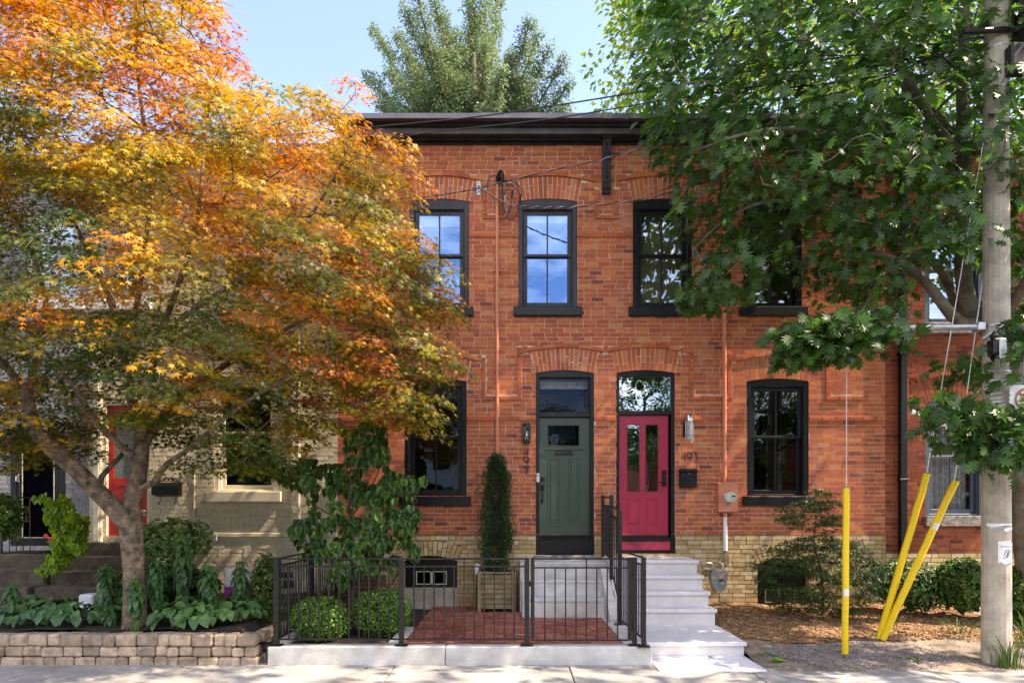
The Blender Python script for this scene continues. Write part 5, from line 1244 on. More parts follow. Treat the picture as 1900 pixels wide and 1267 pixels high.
# ------------------------------------------------------------ the orange Japanese maple
r = np.random.default_rng(21); dm = 7.85
mp_ = empty('maple_tree', (PX(250,7.75), 7.75-D0, .4), 'spreading orange and yellow Japanese maple with forked grey trunk in the left garden', 'tree')
def pd(px, py, d): return P(px, py, d)
ML = [([pd(252,1168,7.75),pd(250,1120,7.75),pd(249,1060,7.76),pd(245,1010,7.78),pd(243,975,7.8)], [.19,.152,.145,.15,.16]),
 ([pd(243,975,7.8),pd(215,945,7.78),pd(175,905,7.72),pd(135,865,7.65),pd(95,830,7.55),pd(62,790,7.5),pd(52,740,7.45),pd(20,690,7.4),pd(-30,640,7.4)], [.15,.135,.12,.115,.11,.095,.07,.05,.03]),
 ([pd(245,985,7.8),pd(244,935,7.85),pd(256,885,7.9),pd(262,835,7.95),pd(262,800,8.0)], [.15,.125,.115,.11,.10]),
 ([pd(262,820,7.97),pd(256,780,8.0),pd(244,740,8.05),pd(236,700,8.1),pd(228,650,8.2),pd(215,590,8.3),pd(180,500,8.4),pd(150,440,8.4),pd(120,360,8.4)], [.09,.078,.07,.06,.052,.045,.035,.028,.02]),
 ([pd(262,810,7.98),pd(275,775,7.9),pd(285,730,7.8),pd(284,690,7.7),pd(290,640,7.6),pd(320,560,7.5),pd(350,470,7.5),pd(370,380,7.6),pd(380,260,7.7),pd(395,140,7.8)], [.08,.062,.055,.05,.045,.04,.034,.028,.02,.012]),
 ([pd(262,825,7.97),pd(290,790,8.1),pd(310,760,8.25),pd(335,735,8.4),pd(400,690,8.6),pd(480,640,8.8),pd(570,590,8.9),pd(650,560,9.0),pd(760,500,9.1)], [.08,.07,.062,.055,.045,.035,.026,.02,.012]),
 ([pd(256,860,7.93),pd(232,835,7.8),pd(205,810,7.65),pd(180,785,7.5),pd(160,755,7.4),pd(140,720,7.3),pd(90,660,7.1),pd(40,600,7.0)], [.075,.055,.048,.044,.04,.036,.025,.015]),
 ([pd(268,925,7.85),pd(285,895,7.8),pd(310,860,7.75),pd(340,840,7.6),pd(400,790,7.3),pd(480,730,7.0),pd(580,680,6.9)], [.06,.046,.04,.034,.026,.018,.012]),
 ([pd(185,915,7.7),pd(188,885,7.9),pd(205,865,8.0),pd(225,845,8.1),pd(235,825,8.2)], [.045,.04,.036,.03,.024]),
 ([pd(183,905,7.75),pd(150,875,8.1),pd(130,850,8.4),pd(100,820,8.6)], [.03,.026,.022,.015]),
 ([pd(52,745,7.45),pd(60,690,7.6),pd(75,640,7.8),pd(85,560,8.0),pd(60,470,8.1),pd(30,400,8.2),pd(0,330,8.2)], [.05,.045,.04,.034,.028,.022,.015]),
 ([pd(300,620,7.6),pd(380,560,7.3),pd(470,500,7.2),pd(560,420,7.2),pd(620,330,7.3),pd(660,240,7.4)], [.035,.03,.024,.02,.014,.01]),
 ([pd(228,650,8.2),pd(255,560,8.5),pd(270,450,8.6),pd(280,330,8.6),pd(260,180,8.5),pd(250,60,8.4)], [.045,.038,.032,.026,.018,.01])]
mpoly = [(-160,-160),(60,-170),(230,-90),(300,-20),(380,-30),(405,20),(420,60),(400,100),(440,150),(500,140),(498,175),(540,200),(580,165),(620,190),(655,195),(685,160),(660,230),(700,255),(735,275),(790,300),(770,335),(720,355),(735,400),(760,430),(830,470),(858,490),(800,530),(835,545),(845,575),(790,600),(860,640),(845,700),(760,690),(820,740),(780,790),(700,775),(640,790),(590,800),(545,830),(540,870),(470,890),(400,880),(330,850),(300,800),(230,760),(150,770),(170,830),(110,850),(20,860),(-100,870),(-200,700),(-220,200)]
tg = crown_points(mpoly, 7.9, 2.15, 1250, .20, r, holes=((215,425,62),(90,470,70),(30,500,50),(560,555,22),(300,540,40),(250,720,45),(130,720,30)), edge=230, dmax=9.75)
tg = tg[~sunhole(tg, r, ((-5.2,-3.0,.3,2.0,.6),))]
ML = [(p_, [q*.87 for q in r_]) for p_, r_ in ML]; pos, par, rd_, tips = grow(ML, tg, r, jitter=.10, rtip=.0042, power=.36)
b = MB(); branches(b, pos, par, rd_); b.build('trunk', M['bark'], mp_, smooth=True)
cen = np.array(P(260, 480, 7.9)); lp = []; ln_ = []; lt_ = []; ls = []; tones = []
tw = MB()
for t in tg:
    pxx = CX+t[0]*F/(t[1]+D0); pyy = HZ-(t[2]-EYE)*F/(t[1]+D0)
    outv = (t-cen)/np.linalg.norm(t-cen); ms = r.integers(85, 125); rr = r.uniform(.26, .46)
    # flat spray, tilted outward and drooping to its rim
    ax = np.array([outv[0]*.35, outv[1]*.35-.1, 1.0]); ax /= np.linalg.norm(ax); a1_ = np.cross(ax, [0,1,.1]); a1_ /= np.linalg.norm(a1_); a2_ = np.cross(ax, a1_)
    th = r.uniform(0, 2*math.pi, ms); q = rr*np.sqrt(r.uniform(.02,1,ms)); rad3 = np.cos(th)[:,None]*a1_+np.sin(th)[:,None]*a2_
    pp = t+rad3*q[:,None]+ax*( -.35*q[:,None]**2/rr+r.normal(0,.028,(ms,1)))
    nn_ = ax*.9+rad3*.35+unit(ms, r)*.5+np.array([0,-.25,0]); tt = rad3*.8+unit(ms, r)*.5+np.array([0,0,-.45])
    for k in range(5): e_ = t+rad3[k]*rr*.9-ax*.35*.8*rr; tw.tube([t, (t+e_)/2+np.array([0,0,.03]), e_], [.004,.003,.0015], 3, cap=False)
    # colour: orange on the outer top, green inside and lower left
    base = .50+.13*np.clip((420-pyy)/420, -1.5, 1)+.06*outv[2]-.10*max(0, -outv[1]*0)
    base += .16*math.sin(pxx*.013+pyy*.021+1.0)+.14*math.sin(pxx*.031-pyy*.017+2.2)
    if pyy > 560: base += -.22+(.42 if r.random() < .25 else 0)
    if pxx > 560 and pyy > 440: base = .18+r.uniform(0,.25)+(.5 if r.random() < .25 else 0)
    if pxx < 160 and 180 < pyy < 520: base -= .28
    if 40 < pxx < 260 and 620 < pyy < 760: base -= .35
    if r.random() < .07: base += .3
    lp.append(pp); ln_.append(nn_); lt_.append(tt); ls.append(r.uniform(.038,.064,ms)); tones.append(np.clip(base+r.normal(0,.09,ms), 0, 1))
MT = leafmat('maple_leaf', [(0,(.032,.075,.009)),(.22,(.10,.125,.012)),(.42,(.34,.26,.018)),(.62,(.60,.31,.018)),(.80,(.58,.19,.018)),(1,(.36,.085,.035))], trans=.42, rough=.5, vj=.28, tmul=1.25)
leaf_mesh('crown', T_maple(), np.vstack(lp), np.vstack(ln_), np.vstack(lt_), np.hstack(ls), np.hstack(tones), MT, mp_)
tw.build('twigs', M['twig'], mp_)
# ------------------------------------------------------------ generic broadleaf tree from outline
def leafy(parent, tg, tpl, m, r, per, rr, size, cen, tone_fn, droop=.5, flat=.5, facing=.2, name='crown', twig=None, tspread=.12):
    lp=[];ln_=[];lt_=[];ls=[];tn=[]
    for t in tg:
        k = int(r.integers(per[0], per[1]+1)); outv = t-cen; outv = outv/max(np.linalg.norm(outv),1e-6)
        dv = unit(k, r); q = rr*r.uniform(.15,1,k)**.6
        pp = t+dv*q[:,None]*np.array([1,1,flat]); nn_ = np.array([0,-facing,.8])+outv*.45+unit(k,r)*.6; tt = dv*np.array([1,1,.4])+np.array([0,0,-droop])
        lp.append(pp);ln_.append(nn_);lt_.append(tt);ls.append(r.uniform(size[0],size[1],k));tn.append(np.clip(tone_fn(t)+r.normal(0,tspread,k),0,1))
    return leaf_mesh(name, tpl, np.vstack(lp), np.vstack(ln_), np.vstack(lt_), np.hstack(ls), np.hstack(tn), m, parent)
# ------------------------------------------------------------ the oak at the right
r = np.random.default_rng(5)
ok_ = empty('oak_tree', (7.35, -1.5, .2), 'large green oak reaching over the right facade from behind the pole', 'tree')
OL = [([(7.55,-1.5,.1),pd(1905,1000,8.9),pd(1900,850,8.85),pd(1885,700,8.8),pd(1850,620,8.75),pd(1815,590,8.7)], [.20,.16,.15,.15,.15,.14]),
 ([pd(1815,592,8.7),pd(1795,560,8.7),pd(1787,500,8.7),pd(1786,430,8.75),pd(1788,300,8.8),pd(1786,150,8.8),pd(1790,20,8.8),pd(1795,-120,8.8)], [.13,.11,.10,.10,.09,.075,.06,.035]),
 ([pd(1815,600,8.7),pd(1790,600,8.4),pd(1765,585,8.2),pd(1735,545,8.1),pd(1700,505,8.1),pd(1660,480,8.1),pd(1600,470,8.2),pd(1520,500,8.3)], [.09,.075,.068,.06,.05,.035,.025,.012]),
 ([pd(1810,590,8.7),pd(1780,575,8.9),pd(1745,500,9.0),pd(1700,470,9.0),pd(1645,440,9.0),pd(1602,379,8.9),pd(1555,331,8.8),pd(1517,275,8.7),pd(1465,199,8.6),pd(1422,109,8.5),pd(1390,20,8.4)], [.07,.065,.06,.055,.05,.046,.042,.038,.034,.028,.015]),
 ([pd(1787,290,8.8),pd(1740,240,8.5),pd(1694,165,8.3),pd(1660,112,8.2),pd(1630,75,8.1),pd(1590,-5,8.0)], [.065,.055,.05,.045,.04,.025]),
 ([pd(1788,300,8.8),pd(1775,250,8.9),pd(1720,200,9.1),pd(1680,170,9.2),pd(1672,100,9.2),pd(1675,0,9.2)], [.06,.05,.045,.042,.04,.02]),
 ([pd(1786,330,8.8),pd(1700,300,8.3),pd(1600,260,7.8),pd(1480,240,7.5),pd(1380,250,7.4),pd(1290,280,7.4)], [.05,.04,.034,.028,.02,.012]),
 ([pd(1786,420,8.8),pd(1650,380,8.6),pd(1500,370,8.5),pd(1400,380,8.4),pd(1330,420,8.4),pd(1290,460,8.5)], [.045,.035,.028,.022,.016,.01]),
 ([pd(1820,600,8.7),pd(1880,560,8.2),pd(1930,480,7.6),pd(1990,380,7.2),pd(2080,250,7.0)], [.09,.08,.06,.05,.03]),
 ([pd(1870,680,8.75),pd(1860,700,8.2),pd(1850,730,7.7),pd(1830,760,7.3),pd(1800,775,7.0)], [.045,.03,.022,.016,.01]),
 ([pd(1660,480,8.1),pd(1620,540,7.9),pd(1590,590,7.8),pd(1540,610,7.7)], [.03,.02,.015,.01])]
opoly = [(1180,-160),(1150,-40),(1180,20),(1235,60),(1190,110),(1215,170),(1205,215),(1240,250),(1225,290),(1260,330),(1240,370),(1290,420),(1330,440),(1290,500),(1265,535),(1330,575),(1375,560),(1380,500),(1440,520),(1500,500),(1560,560),(1570,520),(1620,540),(1680,580),(1740,560),(1790,520),(1840,470),(1860,560),(1900,640),(1960,600),(2010,400),(1960,100),(1900,-160)]
tg = crown_points(opoly, 8.35, 1.55, 680, .28, r, holes=((1775,510,55),(1785,420,25),(1848,330,30),(1700,545,40),(1330,395,20),(1750,200,35),(1435,495,85),(1640,250,28),(1500,300,20)), edge=110, dmax=10.0)
fr_ = []
for cx_, cy_, rx, ry, dd, n in ((1490,635,50,26,7.2,14),(1600,605,70,28,7.15,18),(1550,615,60,22,7.2,12),(1815,785,80,38,7.05,14),(1875,800,50,45,7.0,12),(1850,845,40,35,6.95,6),(1800,685,45,35,8.0,5),(1900,660,40,50,7.3,7),(1885,620,40,40,7.2,5),(1300,530,40,35,8.6,7),(1590,650,14,10,7.6,1)):
    for k in range(n): fr_.append(np.array(P(cx_+r.uniform(-1,1)*rx, cy_+r.uniform(-1,1)*ry, dd+r.uniform(-.25,.25))))
tg = tg[~sunhole(tg, r)]; tg = tg[~(tg[:,1] > -.55)]
# the crown goes on above and to the right of the view, out over the sidewalk
up_ = unit(900, r)*r.uniform(.45,1,(900,1))**.5*np.array([5.2,3.0,5.6])+np.array([8.6,-4.3,12.0])
dd_ = up_[:,1]+D0; vis = (CX+up_[:,0]*F/dd_ < 1990) & (HZ-(up_[:,2]-EYE)*F/dd_ > -120); up_ = up_[(~vis) & (up_[:,1] < -1.3)]; up_ = up_[~sunhole(up_, r)]
sel = [up_[0]]
for q in up_:
    if min(((np.array(sel)-q)**2).sum(1)) > .62**2: sel.append(q)
    if len(sel) > 300: break
tg = np.vstack([tg, np.array(fr_), np.array(sel)])
pos, par, rd_, tips = grow(OL, tg, r, jitter=.10, rtip=.0045, power=.40, maxr=.05)
b = MB(); branches(b, pos, par, rd_); b.build('trunk', M['bark2'], ok_, smooth=True)
MO = leafmat('oak_leaf', [(0,(.022,.062,.012)),(.4,(.045,.11,.02)),(.75,(.09,.175,.028)),(1,(.2,.27,.04))], trans=.46, rough=.36, vj=.25, spec=.5, tmul=2.0)
leafy(ok_, tg, T_oakw(), MO, r, (14,21), .27, (.085,.19), np.array(P(1700,250,8.6)), lambda t: .35+.12*(t[2]-5)/3, droop=.75, flat=.75, facing=.35)
# ------------------------------------------------------------ background trees
def bgtree(name, label, base, limbs, tg, r, tpl, m, per, rr, size, cen, tone, cat='tree', **k):
    e = empty(name, base, label, cat, 'trees behind the houses'); pos, par, rd_, tips = grow(limbs, tg, r, step=.5, jitter=.08, rtip=.012, power=.40)
    b = MB(); branches(b, pos, par, rd_); b.build('trunk', M['bark2'], e); leafy(e, tg, tpl, m, r, per, rr, size, cen, tone, **k); return e
MG = leafmat('background_leaf', [(0,(.09,.14,.065)),(.5,(.17,.23,.11)),(1,(.32,.38,.19))], trans=.3, rough=.5, vj=.4)
MG2 = leafmat('sunny_leaf', [(0,(.08,.14,.02)),(.5,(.18,.25,.035)),(1,(.30,.36,.06))], trans=.45, rough=.5, vj=.35, tmul=1.6)
r = np.random.default_rng(9); dg = 30
spikes = [((870,260),(690,50)),((870,280),(680,140)),((865,230),(735,60)),((865,220),(772,-10)),((870,200),(800,-30)),((875,200),(870,-60)),((880,200),(905,-40)),((885,220),(925,-10)),((895,230),(985,35)),((900,250),(1020,90)),((900,270),(1050,105)),((900,280),(1060,150)),((870,290),(700,190)),((900,290),(1055,195)),((870,240),(820,30)),((880,240),(845,60)),((890,240),(950,100)),((860,250),(760,110)),((895,260),(980,140)),((865,260),(720,130)),((875,250),(790,70)),((880,260),(900,80)),((870,215),(750,10)),((880,230),(880,20)),((895,245),(1000,60)),((885,260),(930,130)),((872,250),(840,120))]
tgl = []; lim = [([P(880,700,dg),P(878,450,dg),P(878,330,dg),P(880,220,dg),P(880,100,dg)], [.35,.3,.25,.15,.06])]
for (a, c) in spikes:
    dz_ = r.uniform(-3,3)
    p0 = P(a[0]+.45*(c[0]-a[0])*.6, a[1], dg+dz_*.2); p1 = P(*c, dg+dz_); n = 15
    lim.append(([p0, (p0+p1)/2+Vector((0,0,-.3)), p1], [.10,.06,.02]))
    for k in range(n):
        t_ = (k+.5)/n; q = p0+(p1-p0)*t_; s = .62*(1-t_)+.10
        for _ in range(7 if t_ < .5 else 4): tgl.append(np.array(q)+r.normal(size=3)*s*.55)
bgtree('poplar_tree', 'silvery green tree with upright limbs rising behind the middle of the roof', (P(880,700,dg).x, dg-D0, 0), lim, np.array(tgl), r, T_small(), MG, (34,46), .32, (.09,.15), np.array(P(880,200,dg)), lambda t: .5, droop=.3, flat=1.1, facing=.1)
r = np.random.default_rng(12); dg = 22
bp = [(1120,-140),(1130,15),(1200,30),(1165,60),(1130,100),(1115,135),(1150,160),(1120,210),(1150,260),(1300,330),(1700,340),(2050,330),(2200,100),(2150,-160)]
tg = crown_points(bp, 22, 3.0, 520, .62, r, edge=90)
lim = [([P(1500,700,dg),P(1500,400,dg),P(1500,200,dg),P(1480,0,dg)], [.4,.35,.25,.1]),([P(1500,400,dg),P(1350,250,dg),P(1200,120,dg)],[.2,.12,.05]),([P(1500,350,dg),P(1700,200,dg),P(1850,60,dg)],[.2,.12,.05])]
bgtree('ash_tree', 'bright sunlit green tree filling the sky behind the oak', (P(1500,700,dg).x, dg-D0, 0), lim, tg, r, T_small(), MG2, (55,75), .85, (.16,.28), np.array(P(1600,100,dg)), lambda t: .5, droop=.4, flat=.7, facing=.1)
r = np.random.default_rng(13); dg = 24
bp = [(470,170),(500,135),(520,160),(560,175),(600,330),(450,330)]
tg = crown_points(bp, 24, 1.2, 40, .5, r, edge=40)
bgtree('poplar_tree', 'small green tree top showing between the maple and the roof', (P(520,700,dg).x, dg-D0, 0), [([P(520,700,dg),P(520,400,dg),P(515,240,dg)], [.2,.12,.05])], tg, r, T_small(), MG, (30,40), .5, (.12,.2), np.array(P(520,300,dg)), lambda t: .5)
# ------------------------------------------------------------ redbud (heart leaves)
r = np.random.default_rng(31); d = 8.7
rb = empty('redbud_tree', tuple(P(655,1160,d)), 'young heart leaved tree with glossy dark leaves behind the front fence', 'tree')
rl = [([P(655,1165,d),P(654,1100,d),P(657,1060,d),P(655,1000,d),P(648,940,d),P(650,880,d),P(655,820,d)], [.03,.026,.024,.02,.016,.012,.008]),
 ([P(656,1065,d),P(665,1040,d),P(700,1000,d-.1),P(740,960,d-.2),P(775,930,d-.2)], [.016,.013,.011,.009,.006]),
 ([P(655,1000,d),P(620,960,d+.1),P(575,930,d+.2),P(540,880,d+.2),P(520,870,d+.2)], [.014,.012,.01,.008,.005]),
 ([P(652,960,d),P(690,900,d+.2),P(715,840,d+.2),P(720,800,d+.2)], [.012,.01,.008,.005]), ([P(655,1020,d),P(610,1020,d-.2),P(570,1010,d-.2),P(550,1000,d-.2)], [.012,.01,.008,.005])]
rp = [(640,790),(700,785),(725,830),(715,880),(790,880),(770,920),(785,965),(760,1000),(775,1030),(735,1050),(690,1060),(640,1080),(610,1060),(600,1030),(540,1000),(550,965),(590,940),(570,900),(520,900),(515,870),(560,850),(600,850),(620,870),(640,850)]
tg = crown_points(rp, d, .75, 150, .115, r, edge=80, holes=((700,870,18),(620,925,16),(735,1000,14)))
pos, par, rd_, tips = grow(rl, tg, r, jitter=.08, rtip=.003, power=.3); b = MB(); branches(b, pos, par, rd_); b.build('trunk', M['twig'], rb)
MH = leafmat('heart_leaf', [(0,(.03,.075,.02)),(.5,(.055,.14,.03)),(1,(.16,.26,.05))], trans=.3, rough=.3, vj=.25, spec=.5, tmul=2)
def heart_leaves(tg, per, r, size, rr, parent, m=MH, tone=.45, cen=None, downw=1.1, face=.9):
    lp=[];ln_=[];lt_=[];ls=[]
    for t in tg:
        k = int(r.integers(*per)); dv = unit(k,r); lp.append(t+dv*rr*r.uniform(.2,1,(k,1))); ln_.append(np.array([0,-face,.45])+unit(k,r)*.55); lt_.append(dv*.4+np.array([0,0,-downw])); ls.append(r.uniform(*size,k))
    a = np.vstack(lp); return leaf_mesh('crown', T_heart(), a, np.vstack(ln_), np.vstack(lt_), np.hstack(ls), np.clip(tone+r.normal(0,.22,len(a)),0,1), m, parent)
heart_leaves(tg, (5,8), r, (.085,.145), .13, rb)
# ------------------------------------------------------------ boxwoods
MBX = leafmat('box_leaf', [(0,(.03,.09,.014)),(.5,(.08,.19,.028)),(1,(.22,.33,.05))], trans=.25, rough=.35, vj=.3)
def bush(name, label, c, rad3, n, size, m, r, tpl=None, group=None, cat='bush', lumps=7, tone=.5, stems=True, face=.2, up=.4):
    e = empty(name, (c[0], c[1], c[2]-rad3[2]), label, cat, group)
    ctr = [np.array(c)]+[np.array(c)+unit(1,r)[0]*np.array(rad3)*.35 for _ in range(lumps)]; rs = [1.0]+list(r.uniform(.55,.75,lumps)); P_=[];N_=[]
    for cc, s in zip(ctr, rs):
        k = int(n*s*s/sum(q*q for q in rs)); dv = unit(k,r); q = r.uniform(.72,1.03,k)[:,None]; P_.append(cc+dv*np.array(rad3)*s*q); N_.append(dv)
    p = np.vstack(P_); nn_ = np.vstack(N_); keep = p[:,2] > c[2]-rad3[2]*.98; p = p[keep]; nn_ = nn_[keep]; k = len(p)
    leaf_mesh('foliage', tpl or T_small(), p, nn_*.7+unit(k,r)*.7+np.array([0,-face,up]), unit(k,r), r.uniform(size[0],size[1],k), np.clip(tone+r.normal(0,.2,k),0,1), m, e)
    b = MB()
    for _ in range(16):
        v = unit(1,r)[0]; v[2] = abs(v[2]); tip = np.array(c)+v*np.array(rad3)*.9; b.tube([(c[0]+r.uniform(-.04,.04),c[1],c[2]-rad3[2]), tuple((np.array(c)+tip)/2+r.normal(size=3)*.03), tuple(tip)], [.010,.007,.003], 4, cap=False)
    b.build('stems', M['twig'], e); return e
r = np.random.default_rng(41)
def bpx(px, py, d): return tuple(P(px,py,d))
bush('box_bush', 'clipped round boxwood at the left behind the front fence', bpx(596,1148,7.9), (.38,.34,.31), 8000, (.024,.036), MBX, r, tpl=T_round(), group='round boxwoods behind the fence')
bush('box_bush', 'clipped round boxwood at the right, beside the patio corner', bpx(708,1136,8.15), (.40,.36,.33), 8500, (.024,.036), MBX, r, tpl=T_round(), group='round boxwoods behind the fence')
bush('box_bush', 'reddish low shrub behind the boxwoods near the dark planter', bpx(610,1120,9.0), (.55,.3,.25), 3500, (.025,.04), leafmat('barberry_leaf', [(0,(.05,.02,.012)),(.5,(.09,.05,.02)),(1,(.12,.14,.03))], vj=.3), r)
# ------------------------------------------------------------ columnar evergreen in the planter
r = np.random.default_rng(43); ce = empty('cedar', (PX(921,10.05), -.36, PZ(1060,10.05)), 'tall narrow evergreen growing from the pale planter', 'evergreen'); base = np.array([PX(921,10.05), -.38, PZ(1066,10.05)])
lp=[];nn_=[];tt=[];ss=[]; Hc = PZ(852,10.05)-base[2]
for k in range(560):
    h = r.uniform(0,1)**.9; a = r.uniform(0,2*math.pi); R_ = .25*min(1,(1.04-h)*3.2)**.55*r.uniform(.7,1.12); 
    if R_ < .02: R_ = .02
    q = r.uniform(.35,1)*R_; c = base+np.array([math.cos(a)*q, math.sin(a)*q*.8, h*Hc]); k2 = 34; rad3 = np.array([math.cos(a), math.sin(a), 0])
    v = unit(k2,r)*np.array([.05,.05,.085])+np.array([0,0,.02]); lp.append(c+v); nn_.append(np.cross(rad3,[0,0,1])+unit(k2,r)*.5); tt.append(np.array([0,0,.9])+rad3*.5+unit(k2,r)*.5); ss.append(r.uniform(.02,.038,k2))
p = np.vstack(lp); hole_ = np.zeros(len(p), bool); p = p[~hole_]; N_ = np.vstack(nn_)[~hole_]; T__ = np.vstack(tt)[~hole_]; S_ = np.hstack(ss)[~hole_]
leaf_mesh('foliage', T_small(), p, N_, T__, S_, np.clip(.4+r.normal(0,.25,len(p)),0,1), leafmat('cedar_leaf', [(0,(.012,.03,.01)),(.5,(.03,.07,.02)),(.85,(.07,.11,.03)),(1,(.16,.10,.03))], trans=.15, vj=.3), ce)
b = MB(); b.tube([tuple(base-np.array([0,0,.1])), tuple(base+np.array([.02,0,Hc*.5])), tuple(base+np.array([0,0,Hc*.93]))], [.022,.014,.004], 7)
b.build('trunk', M['twig'], ce)
# ------------------------------------------------------------ green lace-leaf maple below the right window
r = np.random.default_rng(51); d = 9.35; lm = empty('maple_shrub', bpx(1526,1136,d), 'small green lace leaf maple growing in the bark mulch under the right window', 'shrub')
ll = [([P(1527,1140,d),P(1526,1090,d),P(1522,1050,d),P(1510,1010,d),P(1515,960,d),P(1525,915,d)], [.026,.022,.018,.013,.009,.005]),([P(1524,1070,d),P(1560,1030,d-.1),P(1600,1000,d-.1)],[.013,.01,.006]),([P(1522,1060,d),P(1470,1040,d-.1),P(1430,1050,d-.1)],[.013,.01,.006]),([P(1526,1100,d),P(1500,1110,d-.2),P(1470,1115,d-.3)],[.01,.008,.005])]
lpoly = [(1510,905),(1545,915),(1555,950),(1548,985),(1600,1000),(1625,1050),(1630,1090),(1600,1120),(1560,1140),(1530,1120),(1490,1130),(1440,1120),(1415,1075),(1405,1050),(1440,1015),(1480,990),(1435,960),(1450,940),(1480,930)]
tg = crown_points(lpoly, d, .62, 215, .10, r, edge=60, holes=((1470,975,10),(1505,1080,8))); pos, par, rd_, tips = grow(ll, tg, r, jitter=.1, rtip=.0022, power=.3); b = MB(); branches(b, pos, par, rd_); b.build('trunk', M['bark'], lm)
lp=[];nn_=[];tt=[];ss=[]
for t in tg:
    k = 85; th = r.uniform(0,6.28,k); q = .13*np.sqrt(r.uniform(0,1,k)); rad3 = np.stack([np.cos(th),np.sin(th),np.zeros(k)],1); lp.append(t+rad3*q[:,None]*1.2+np.stack([0*q,0*q,-q*q*3+r.normal(0,.018,k)],1)); nn_.append(np.array([0,-.2,.8])+rad3*.4+unit(k,r)*.5); tt.append(rad3+unit(k,r)*.4+np.array([0,0,-.5])); ss.append(r.uniform(.03,.05,k))
p = np.vstack(lp); leaf_mesh('crown', T_maple(), p, np.vstack(nn_), np.vstack(tt), np.hstack(ss), np.clip(.45+r.normal(0,.2,len(p)),0,1), leafmat('lace_leaf', [(0,(.02,.05,.012)),(.5,(.035,.08,.02)),(1,(.10,.15,.03))], trans=.3, vj=.3), lm, wscale=.55)
# shrubs right of it
MS = leafmat('shrub_leaf', GREEN, trans=.3, vj=.3)
bush('shrub', 'dense dark shrub behind the crossed yellow guards', bpx(1690,1085,9.6), (.62,.45,.40), 5000, (.05,.09), MS, r, tpl=T_lance(.2,.3), lumps=10, tone=.4)
bush('shrub', 'lighter leafy shrub just left of the concrete pole', bpx(1785,1085,9.3), (.38,.4,.42), 2600, (.05,.085), MS, r, tpl=T_heart(), lumps=8, tone=.6)
bush('shrub', 'leafy shrub at the right edge behind the pole', bpx(1895,1110,9.0), (.35,.4,.5), 2600, (.04,.07), MS, r, tpl=T_heart(), lumps=8, tone=.65)
# grass clumps
def grassclump(label, c, n, h, spread, r, m, lean=.5, cat='grass clump'):
    b = MB()
    for _ in range(n):
        a = r.uniform(0,6.28); q = spread*r.uniform(0,1); x, y, z = c[0]+math.cos(a)*q*.4, c[1]+math.sin(a)*q*.4, c[2]; hh = h*r.uniform(.5,1.1); ox, oy = math.cos(a)*hh*lean*r.uniform(.3,1.3), math.sin(a)*hh*lean*r.uniform(.3,1); w_ = .006; pr = None
        s = Vector((-math.sin(a+r.uniform(-1,1)), math.cos(a), 0))*w_
        for k in range(6):
            t_ = k/5; q_ = Vector((x+ox*t_*t_, y+oy*t_*t_, z+hh*(t_-.35*t_**3*lean*1.4))); wv = s*(1-t_*.95)
            cur = (q_-wv, q_+wv)
            if pr: b.quad(pr[0], pr[1], cur[1], cur[0])
            pr = cur
    o = b.build('grass_clump', m, origin=tuple(c)); return tag(o, label, cat)
MGR = mat('grass_blade', (.10,.19,.03), .5, .4, 8)
grassclump('tall arching grass clump at the foot of the concrete pole', (PX(1880,7.1), -3.22, .0), 110, .60, .38, r, MGR)
grassclump('thin dry grass clump left of the pole', (PX(1780,8.4), -2.0, .1), 40, .4, .4, r, MGR, .9)
grassclump('small grass tuft on the garden block wall under the trunk', (PX(252,7.5), -2.9, .38), 30, .3, .25, r, MGR, .8)
grassclump('second grass clump close to the right edge', (PX(1905,7.9), -2.5, .04), 60, .75, .3, r, MGR, .6)
def weed(label, c, n, s, r, m=None):
    k = n; p = np.array(c)+r.normal(size=(k,3))*np.array([s,s*.6,.012]); o = leaf_mesh('weed', T_lance(.25,.3), p, np.array([0,-.2,1])+unit(k,r)*.5, unit(k,r)*np.array([1,1,.2]), r.uniform(.04,.09,k), np.clip(.7+r.normal(0,.15,k),0,1), m or MBX, origin=tuple(c)); tag(o, label, 'weed'); return o
weed('flat green weed on the gravel right of the crossed guards', (PX(1695,7.4), 7.4-D0, .05), 30, .08, r); weed('small green weed on the soil beside the white slab', (PX(1445,7.35), 7.35-D0, .05), 26, .04, r)
weed('tiny weed near the slab corner', (PX(1425,7.6), 7.6-D0, .07), 14, .05, r)
# ------------------------------------------------------------ left garden
MHO = leafmat('hosta_leaf', [(0,(.03,.085,.03)),(.45,(.06,.155,.05)),(.75,(.12,.23,.06)),(1,(.28,.30,.06))], trans=.25, rough=.4, vj=.18)
def hosta(label, c, n, size, r, tone=.4, spread=.22):
    k = n; a = r.uniform(0,6.28,k); q = np.sqrt(r.uniform(0,1,k)); dv = np.stack([np.cos(a),np.sin(a),np.zeros(k)],1); p = np.array(c)+dv*(q*spread)[:,None]+np.array([0,0,1])*(.12+.17*(1-q))[:,None]+r.normal(size=(k,3))*.015
    e = empty('hosta', tuple(c), label, 'plant', 'hostas along the block wall')
    leaf_mesh('leaves', T_hosta(), p, dv*(q*.75)[:,None]+np.array([0,-.3,.9])+unit(k,r)*.22, dv+np.array([0,0,.10]), r.uniform(size*.75,size*1.15,k), np.clip(tone+r.normal(0,.16,k),0,1), MHO, e)
    b = MB()
    for i in range(0,k,2): b.tube([tuple(c), tuple((np.array(c)+p[i])/2+np.array([0,0,.05])), tuple(p[i])], .004, 4, cap=False)
    b.build('stalks', M['twig'], e)
r = np.random.default_rng(61)
zz = .40
words = ['leftmost','second','third','fourth','fifth','sixth']
def hx(px, d): return (PX(px,d), d-D0, zz)
